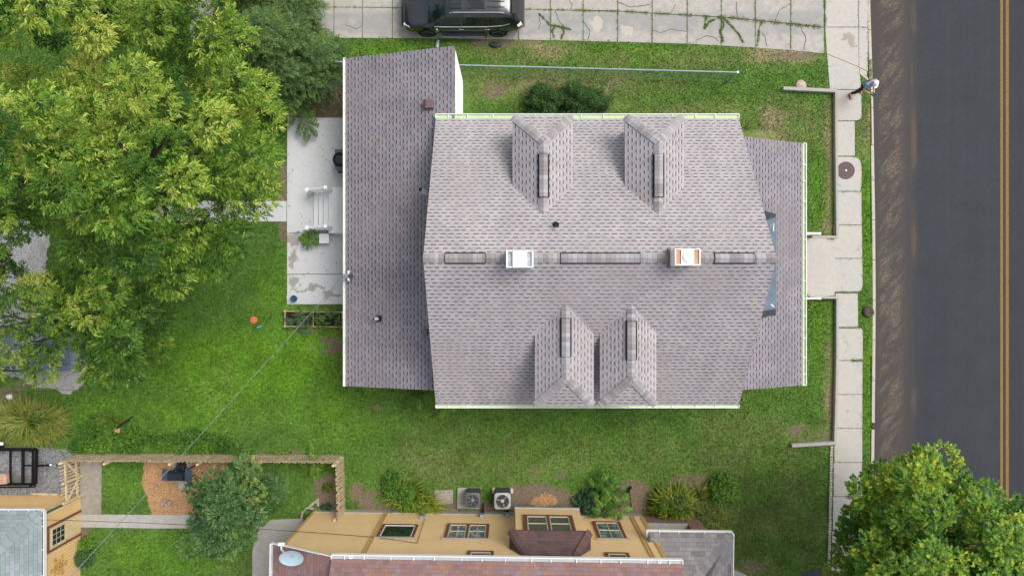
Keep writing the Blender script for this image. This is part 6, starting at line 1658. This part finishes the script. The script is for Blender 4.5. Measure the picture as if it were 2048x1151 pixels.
# ================================================================ vehicles
def paint(name, col, rough=.25, coat=1.0):
    return plain(name, col, rough, .0, var=.08, scale=2, spec=.5, coat=coat)
def smooth_stations(st, step=.04, sig=.07):
    st = sorted(st); a = np.array(st); xs = np.arange(a[0, 0], a[-1, 0] + 1e-6, step); xs[-1] = a[-1, 0]
    out = [xs]
    for c in range(1, a.shape[1]):
        d = np.interp(xs, a[:, 0], a[:, c]); k = np.exp(-.5 * (np.arange(-6, 7) * step / sig) ** 2); k /= k.sum()
        out.append(np.convolve(np.pad(d, 6, mode='edge'), k, 'valid'))
    return np.stack(out, -1)
def car(name, label, loc, rot, st, wheels, wr, body_m, side_glass, shield, back, wy, trim_m, glass_m, pillars=()):
    t = thing(name, label, 'car', tuple(loc), None, rot); S = smooth_stations(st)
    def ring(s):
        x, w_, zb, zbelt, wt, zt = s; dz = max(zt - zbelt, .01); wb_ = w_ * .955
        return [(0, zb), (w_ * .8, zb), (w_ * .965, zb + .10), (w_, zb + (zbelt - zb) * .5), (w_ * .99, zbelt - .10 * min(1, (zbelt - zb) / .5)), (wb_, zbelt), (wt + (wb_ - wt) * .22, zbelt + dz * .74), (wt * .96, zt - .05 * min(1, dz / .4)), (wt * .8, zt - .012), (wt * .4, zt + .010), (0, zt + .016)]
    rings = [ring(s) for s in S]; body, gs, gw = MB(), MB(), MB(); n = len(rings[0])
    for sg in (1, -1):
        for i in range(len(S) - 1):
            x0, x1 = S[i, 0], S[i + 1, 0]; xm = (x0 + x1) / 2
            for j in range(n - 1):
                q = [(x0, sg * rings[i][j][0], rings[i][j][1]), (x1, sg * rings[i + 1][j][0], rings[i + 1][j][1]), (x1, sg * rings[i + 1][j + 1][0], rings[i + 1][j + 1][1]), (x0, sg * rings[i][j + 1][0], rings[i][j + 1][1])]
                if sg < 0: q = q[::-1]
                cy = abs(sum(p[1] for p in q) / 4); cz = sum(p[2] for p in q) / 4
                if any((xm - wx) ** 2 + (cz - wr) ** 2 < (wr + .06) ** 2 for wx in wheels) and cy > .55 and j < 5: continue
                if j == 5 and side_glass[0] < xm < side_glass[1] and not any(abs(xm - p) < .035 for p in pillars): gs.face(q)
                elif j >= 6 and (shield[0] < xm < shield[1] or back[0] < xm < back[1]): gw.face(q)
                else: body.face(q)
    for i, s in ((0, -1), (len(S) - 1, 1)):
        q = [(S[i, 0], y, z) for y, z in rings[i]] + [(S[i, 0], -y, z) for y, z in rings[i][::-1]]
        body.face(q if s > 0 else q[::-1])
    def weld(mb, nm, mat, par, each=False):
        key = {}; v2 = []; f2 = []
        for f in mb.f:
            g_ = []
            for i in f:
                k_ = tuple(round(c, 4) for c in mb.v[i])
                if k_ not in key: key[k_] = len(v2); v2.append(mb.v[i])
                if not g_ or g_[-1] != key[k_]: g_.append(key[k_])
            if len(set(g_)) > 2: f2.append(g_)
        m2 = MB(); m2.v = v2; m2.f = f2; m2.uv = [None] * len(f2); return m2.each(nm, mat, par, smooth=True, sharp=32) if each else m2.build(nm, mat, par, smooth=True, sharp=32)
    b = weld(body, 'body', body_m, t); weld(gs, 'side_window', glass_m, t, True); weld(gw, 'windscreen', glass_m, t, True)
    inn = MB(); inn.box(S[0, 0] + .3, S[-1, 0] - .3, -wy + .12, wy - .12, .3, .62); inn.build('underbody', M['dark'], t)
    for wx in wheels:
        for sg in (1, -1):
            rot_ = Matrix.Rotation(rad(90), 3, 'X'); c = Vector((wx, sg * (wy - .10), wr))
            w_ = MB().lathe([(wr * .62, -.11), (wr * .9, -.115), (wr, -.08), (wr, .08), (wr * .9, .115), (wr * .62, .11)], c, 32, rot_).build('wheel', M['rubber'], t, smooth=True, sharp=40)
            rm = MB(); rm.lathe([(0, .02), (wr * .6, .02), (wr * .65, .105), (wr * .60, .115), (wr * .56, .05), (0, .05)], c, 28, Matrix.Rotation(rad(-90 if sg > 0 else 90), 3, 'X'))
            for k in range(10):
                a = k * .628; dx, dz = math.cos(a), math.sin(a); yy = c.y + sg * .085
                rm.beam((c.x + dx * .05, yy, c.z + dz * .05), (c.x + dx * wr * .60, yy, c.z + dz * wr * .60), .035, .02)
            rm.build('rim', M['rim'], w_)
    return t, S, rings
# black sport utility vehicle on the driveway, nose toward the back yard
M['car_black'] = paint('black_car_paint', (.012, .013, .017)); M['car_glass'] = glassmat('car_glass', (.006, .012, .012)); M['rim'] = plain('alloy', (.34, .35, .36), .35, .3, var=.1); M['chrome'] = plain('chrome', (.75, .76, .77), .15, 1.0, var=.03)
SUV = [(-2.475, .72, .46, .80, .60, .88), (-2.40, .86, .37, .98, .72, 1.06), (-2.22, .94, .33, 1.06, .76, 1.26), (-1.98, .96, .30, 1.09, .70, 1.66), (-1.5, .975, .28, 1.08, .71, 1.73), (-.5, .98, .28, 1.06, .72, 1.77), (.35, .98, .28, 1.05, .71, 1.75), (.62, .975, .28, 1.05, .70, 1.69), (1.38, .97, .28, 1.05, .84, 1.13), (1.55, .965, .30, 1.04, .83, 1.10), (2.1, .95, .33, .97, .78, 1.02), (2.33, .90, .37, .84, .68, .90), (2.475, .72, .43, .66, .5, .70)]
sx_ = (P(855.5, 62, .38).x + P(997.5, 63, .38).x) / 2; sy_ = P(925, 73, .0).y + .93
suv, S, rg = car('parked_car', 'glossy black sport utility vehicle parked on the cracked concrete driveway', (sx_, sy_, .03), math.pi, SUV, (1.46, -1.44), .385, M['car_black'], (-2.0, 1.15), (.62, 1.36), (-2.22, -1.96), .975, None, M['car_glass'], (.0, -1.05))
for sg in (1, -1):
    MB().tube([(1.1, sg * .945, 1.075), (.2, sg * .952, 1.075), (-1.0, sg * .95, 1.09), (-1.6, sg * .93, 1.15), (-1.92, sg * .90, 1.28)], .017, 6).build('belt_moulding', M['chrome'], suv)
    for x in (.05, -1.0): MB().obox((x, sg * 1.0, .93), (.20, .035, .04)).build('door_handle', M['chrome'], suv, bevel=.008)
    rb = MB(); rb.obox((.0, sg * 1.0, .36), (1.75, .22, .06)); ro = rb.build('running_board', M['ac_dark'], suv, bevel=.01)
    MB().obox((.0, sg * 1.11, .37), (1.75, .03, .05)).build('running_board_trim', M['chrome'], ro)
    rr_ = MB(); rr_.tube([(.45, sg * .66, 1.74), (.30, sg * .66, 1.81), (-1.5, sg * .655, 1.80), (-1.7, sg * .65, 1.73)], .022, 8); rr_.build('roof_rail', M['steel'], suv)
    mr_ = MB(); mr_.blob((1.02, sg * 1.08, 1.08), (.10, .12, .08), 1, .05); mr_.build('wing_mirror', M['car_black'], suv, smooth=True)
    hl = MB(); hl.obox((2.22, sg * .78, .86), (.34, .16, .10), sg * -.5, (0, .35)); hl.build('headlight', plain('headlight_lens', (.55, .58, .60), .12, var=.1, spec=.6), suv, bevel=.03)
    tl_ = MB(); tl_.obox((-2.30, sg * .84, .98), (.20, .18, .16), sg * .5); to = tl_.build('tail_light', plain('tail_light_red', (.28, .01, .012), .15, spec=.6), suv, bevel=.02)
    MB().obox((-2.30, sg * .84, 1.075), (.20, .16, .03), sg * .5).build('reversing_light', M['chrome'], to)
    dl = MB()
    for x in (1.18, .12, -.95): dl.box(x - .005, x + .005, min(sg * .97, sg * .99), max(sg * .97, sg * .99), .45, 1.03)
    dl.each('door_seam', M['dark'], suv)
sr = MB()
for x0, x1 in ((-.05, .42), (-.95, -.25)): sr.obox(((x0 + x1) / 2, 0, 1.785), (x1 - x0, .98, .012), 0, (0, -.02 if x0 > -.2 else 0))
sr.each('sunroof', M['car_glass'], suv, bevel=.03)
rl_ = MB()
for y in (-.42, -.2, .2, .42): rl_.box(-1.72, -1.02, y - .008, y + .008, 1.755, 1.785)
rl_.build('roof_crease', M['car_black'], suv)
MB().obox((-2.10, 0, 1.66), (.22, 1.30, .03), 0, (0, -.12)).build('spoiler', M['black'], suv, bevel=.01)
MB().obox((-2.47, 0, .55), (.10, 1.5, .12)).build('rear_bumper_trim', M['ac_dark'], suv, bevel=.03)
wp_ = MB(); wp_.beam((1.30, .55, 1.15), (1.12, -.05, 1.30), .025, .02); wp_.beam((1.36, -.1, 1.13), (1.14, -.62, 1.25), .025, .02); wp_.each('wiper', M['black'], suv)
# blue-grey car under the ash
M['car_blue'] = paint('blue_grey_car_paint', (.10, .135, .21), .3); M['car_glass2'] = glassmat('car_glass_pale', (.07, .10, .11))
SED = [(-2.35, .70, .42, .70, .55, .76), (-2.2, .84, .32, .86, .66, .92), (-1.85, .88, .28, .92, .70, 1.02), (-1.45, .90, .24, .94, .60, 1.28), (-.8, .91, .22, .95, .60, 1.44), (0, .91, .22, .94, .61, 1.47), (.45, .91, .22, .93, .60, 1.41), (1.12, .90, .22, .92, .78, .98), (1.3, .895, .23, .90, .77, .95), (1.95, .87, .26, .80, .70, .84), (2.2, .80, .30, .68, .60, .72), (2.35, .62, .36, .54, .45, .58)]
cx_ = P(163, 730, .6).x - 2.35; cy_ = P(80, 742, .75).y + .92
sed, S, rg = car('parked_car', 'blue-grey car half hidden under the ash branches on the pale gravel', (cx_, cy_, .015), 0, SED, (1.40, -1.35), .325, M['car_blue'], (-1.55, .95), (.45, 1.10), (-1.9, -1.42), .905, None, M['car_glass2'], (-.25,))
for sg in (1, -1):
    mb_ = MB(); mb_.blob((.62, sg * 1.06, .92), (.10, .15, .07), 2, .05); mb_.build('wing_mirror', M['ac_dark'], sed, smooth=True)
    hl = MB(); hl.obox((2.02, sg * .68, .70), (.36, .16, .10), sg * -.45, (0, .35)); hl.build('headlight', plain('lamp_lens', (.62, .62, .50), .15, spec=.6), sed, bevel=.03)
    MB().tube([(1.0, sg * .885, .955), (0, sg * .89, .965), (-1.5, sg * .87, .96)], .014, 6).build('belt_moulding', M['black'], sed)
hs_ = MB()
for sg in (1, -1): hs_.beam((1.28, sg * .66, .965), (2.05, sg * .60, .845), .012, .01)
hs_.each('bonnet_seam', M['dark'], sed)

# ================================================================ the person with the drone controller
def skin(name, verts, edges, radii, mat, parent=None, root=0, lv=2, smooth=True):
    me = bpy.data.meshes.new(name); me.from_pydata([tuple(v) for v in verts], edges, []); me.materials.append(mat)
    o = bpy.data.objects.new(name, me); COL.objects.link(o); md = o.modifiers.new('skin', 'SKIN'); md.use_smooth_shade = True
    if not me.skin_vertices: me.skin_vertices.new()
    for i, r_ in enumerate(radii):
        sv = me.skin_vertices[0].data[i]; sv.radius = (r_, r_) if not isinstance(r_, tuple) else r_; sv.use_root = (i == root)
    o.modifiers.new('sub', 'SUBSURF').levels = lv; o.modifiers['sub'].render_levels = lv
    if parent is not None: parent_to(o, parent)
    return o
pc = P(1708.5, 186.5)
ps_ = thing('person', 'person in a white cap, blue shirt and dark trousers standing by the kerb', 'person', (pc.x, pc.y, .035), None, rad(28))
fl_m = plain('skin_tone', (.58, .33, .24), .6, var=.06); shirt = plain('blue_shirt', (.20, .31, .50), .85, var=.1, scale=9); jeans = plain('dark_trousers', (.030, .019, .021), .9, var=.2); capm = plain('white_cap', (.78, .79, .82), .8, var=.03)
J = dict(pel=(0, .02, .94), spi=(0, .035, 1.12), che=(0, .03, 1.33), nec=(0, -.01, 1.47), hed=(0, -.055, 1.58), top=(0, -.06, 1.68),
  hL=(.09, .02, .90), kL=(.16, -.02, .50), aL=(.21, .04, .10), tL=(.235, -.13, .045), hR=(-.09, .02, .90), kR=(-.17, -.01, .50), aR=(-.23, .05, .10), tR=(-.26, -.12, .045),
  sL=(.18, .02, 1.39), eL=(.27, -.06, 1.13), wL=(.12, -.27, 1.09), pL=(.085, -.33, 1.09), sR=(-.18, .02, 1.39), eR=(-.27, -.06, 1.13), wR=(-.12, -.27, 1.09), pR=(-.085, -.33, 1.09))
RADS = dict(pel=.125, spi=.115, che=.135, nec=.055, hed=.085, top=.062, hL=.085, kL=.055, aL=.036, tL=.032, hR=.085, kR=.055, aR=.036, tR=.032, sL=.055, eL=.040, wL=.026, pL=.034, sR=.055, eR=.040, wR=.026, pR=.034)
E = [('pel', 'spi'), ('spi', 'che'), ('che', 'nec'), ('nec', 'hed'), ('hed', 'top')]
for s_ in 'LR': E += [('pel', 'h' + s_), ('h' + s_, 'k' + s_), ('k' + s_, 'a' + s_), ('a' + s_, 't' + s_), ('che', 's' + s_), ('s' + s_, 'e' + s_), ('e' + s_, 'w' + s_), ('w' + s_, 'p' + s_)]
for s_, sg in (('L', 1), ('R', -1)):      # five curled fingers to each hand, closed round the controller
    px_, py_, pz_ = J['p' + s_]
    for k, (off, ln) in enumerate(((.024, .062), (.008, .07), (-.008, .066), (-.024, .052))):
        a, b, c = f'f{s_}{k}a', f'f{s_}{k}b', f'f{s_}{k}c'
        J[a] = (px_ - sg * .006, py_ - .022, pz_ + off - .012); J[b] = (px_ - sg * .012, py_ - .022 - ln * .55, pz_ + off - .016); J[c] = (px_ - sg * .040, py_ - .022 - ln * .8, pz_ + off - .022)
        RADS[a] = .0095; RADS[b] = .0085; RADS[c] = .007; E += [('p' + s_, a), (a, b), (b, c)]
    a, b = f'f{s_}ta', f'f{s_}tb'; J[a] = (px_ - sg * .024, py_ + .002, pz_ + .035); J[b] = (px_ - sg * .05, py_ - .032, pz_ + .046); RADS[a] = .0105; RADS[b] = .0085; E += [('p' + s_, a), (a, b)]
ks = list(J); ix = {k: i for i, k in enumerate(ks)}
skin('body', [J[k] for k in ks], [(ix[a], ix[b]) for a, b in E], [RADS[k] for k in ks], fl_m, ps_, ix['pel'])
def sub(name, keys, edges, scale, mat, extra=None, root=0):
    v = [Vector((extra or {}).get(k, J[k])) for k in keys]; i_ = {k: i for i, k in enumerate(keys)}
    skin(name, v, [(i_[a], i_[b]) for a, b in edges], [RADS[k] * scale.get(k, 1.25) for k in keys], mat, ps_, root)
half = {'eL': tuple(Vector(J['sL']).lerp(Vector(J['eL']), .75)), 'eR': tuple(Vector(J['sR']).lerp(Vector(J['eR']), .75))}
half['nec'] = (0, .02, 1.41); RADS['nec'] = .078
sub('shirt', ['spi', 'pel', 'che', 'nec', 'sL', 'eL', 'sR', 'eR'], [('pel', 'spi'), ('spi', 'che'), ('che', 'nec'), ('che', 'sL'), ('sL', 'eL'), ('che', 'sR'), ('sR', 'eR')], dict(pel=1.25, spi=1.38, che=1.30, nec=1.2, sL=1.55, sR=1.55, eL=1.65, eR=1.65), shirt, half)
lo = {'aL': (.208, .035, .16), 'aR': (-.226, .045, .16)}
sub('trousers', ['pel', 'hL', 'kL', 'aL', 'hR', 'kR', 'aR'], [('pel', 'hL'), ('hL', 'kL'), ('kL', 'aL'), ('pel', 'hR'), ('hR', 'kR'), ('kR', 'aR')], dict(pel=1.12, hL=1.15, hR=1.15, kL=1.35, kR=1.35, aL=1.75, aR=1.75), jeans, lo)
cp = MB(); hc_ = Vector((0, -.058, 1.60)); tilt = Matrix.Rotation(.35, 3, 'X')
cp.lathe([(.112, 0), (.116, .03), (.108, .07), (.085, .105), (.045, .125), (0, .13)], hc_, 24, tilt)
bi = len(cp.v); bm_ = [(-.095, -.06), (-.10, -.12), (-.07, -.19), (0, -.215), (.07, -.19), (.10, -.12), (.095, -.06)]
for z_ in (.0, .010):
    for x, y in bm_: cp.v.append(tuple(hc_ + tilt @ Vector((x, y, z_ - .012 * (1 - (x / .1) ** 2) * 0 - .02))))
n_ = len(bm_); cp.idx([bi + i for i in range(n_)][::-1]); cp.idx([bi + n_ + i for i in range(n_)])
for i in range(n_): cp.idx([bi + i, bi + (i + 1) % n_, bi + n_ + (i + 1) % n_, bi + n_ + i])
cp.build('cap', capm, ps_, smooth=True, sharp=50)
MB().blob((0, -.045, 1.545), (.088, .085, .06), 3, .05).build('hair', plain('brown_hair', (.10, .06, .04), .8), ps_, smooth=True)
fa = MB()
for sg in (1, -1): fa.blob((sg * .032, -.140, 1.575), (.012, .008, .009), 1, 0, 8, 6)
fa.each('eye', M['dark'], ps_)
MB().blob((0, -.152, 1.545), (.014, .02, .02), 1, .05, 8, 6).build('nose', fl_m, ps_, smooth=True)
for sg, k in ((1, 'L'), (-1, 'R')):
    a, t_ = Vector(J['a' + k]), Vector(J['t' + k]); d = (t_ - a); an = math.atan2(d.y, d.x)
    s2 = MB(); s2.obox(((a.x + t_.x) / 2, (a.y + t_.y) / 2 - .005, .012), (.27, .10, .025), an)
    s2.beam((a.x * .5 + t_.x * .5 - .05, a.y * .4 + t_.y * .6, .085), (a.x * .5 + t_.x * .5 + .05, a.y * .4 + t_.y * .6, .085), .045, .018); s2.tube([(a.x + .04 * math.cos(q), a.y + .045 * math.sin(q), .10) for q in np.linspace(0, 6.28, 13)], .012, 5, False)
    s2.build('sandal', plain('sandal', (.30, .12, .10), .7), ps_, bevel=.008)
ct = thing('drone_controller', "black drone controller held in the person's hands", 'controller', tuple(P(1746, 180, 1.1)), None)
mw = Matrix.Translation(Vector((pc.x, pc.y, .035))) @ Matrix.Rotation(rad(28), 4, 'Z')
def W(v): return mw @ Vector(v)
k = W((0, -.365, 1.10)); cm = MB(); cm.obox(k, (.17, .10, .045), rad(28), (.25, 0)); cm.build('casing', M['black'], ct, bevel=.015)
q = W((0, -.45, 1.135)); MB().obox(q, (.16, .085, .012), rad(28), (.5, 0)).build('screen', M['glass'], ct, bevel=.004)
for sg in (1, -1): a = W((sg * .05, -.36, 1.12)); MB().tube([a, a + Vector((0, 0, .03))], .008, 8).build('stick', M['steel'], ct)
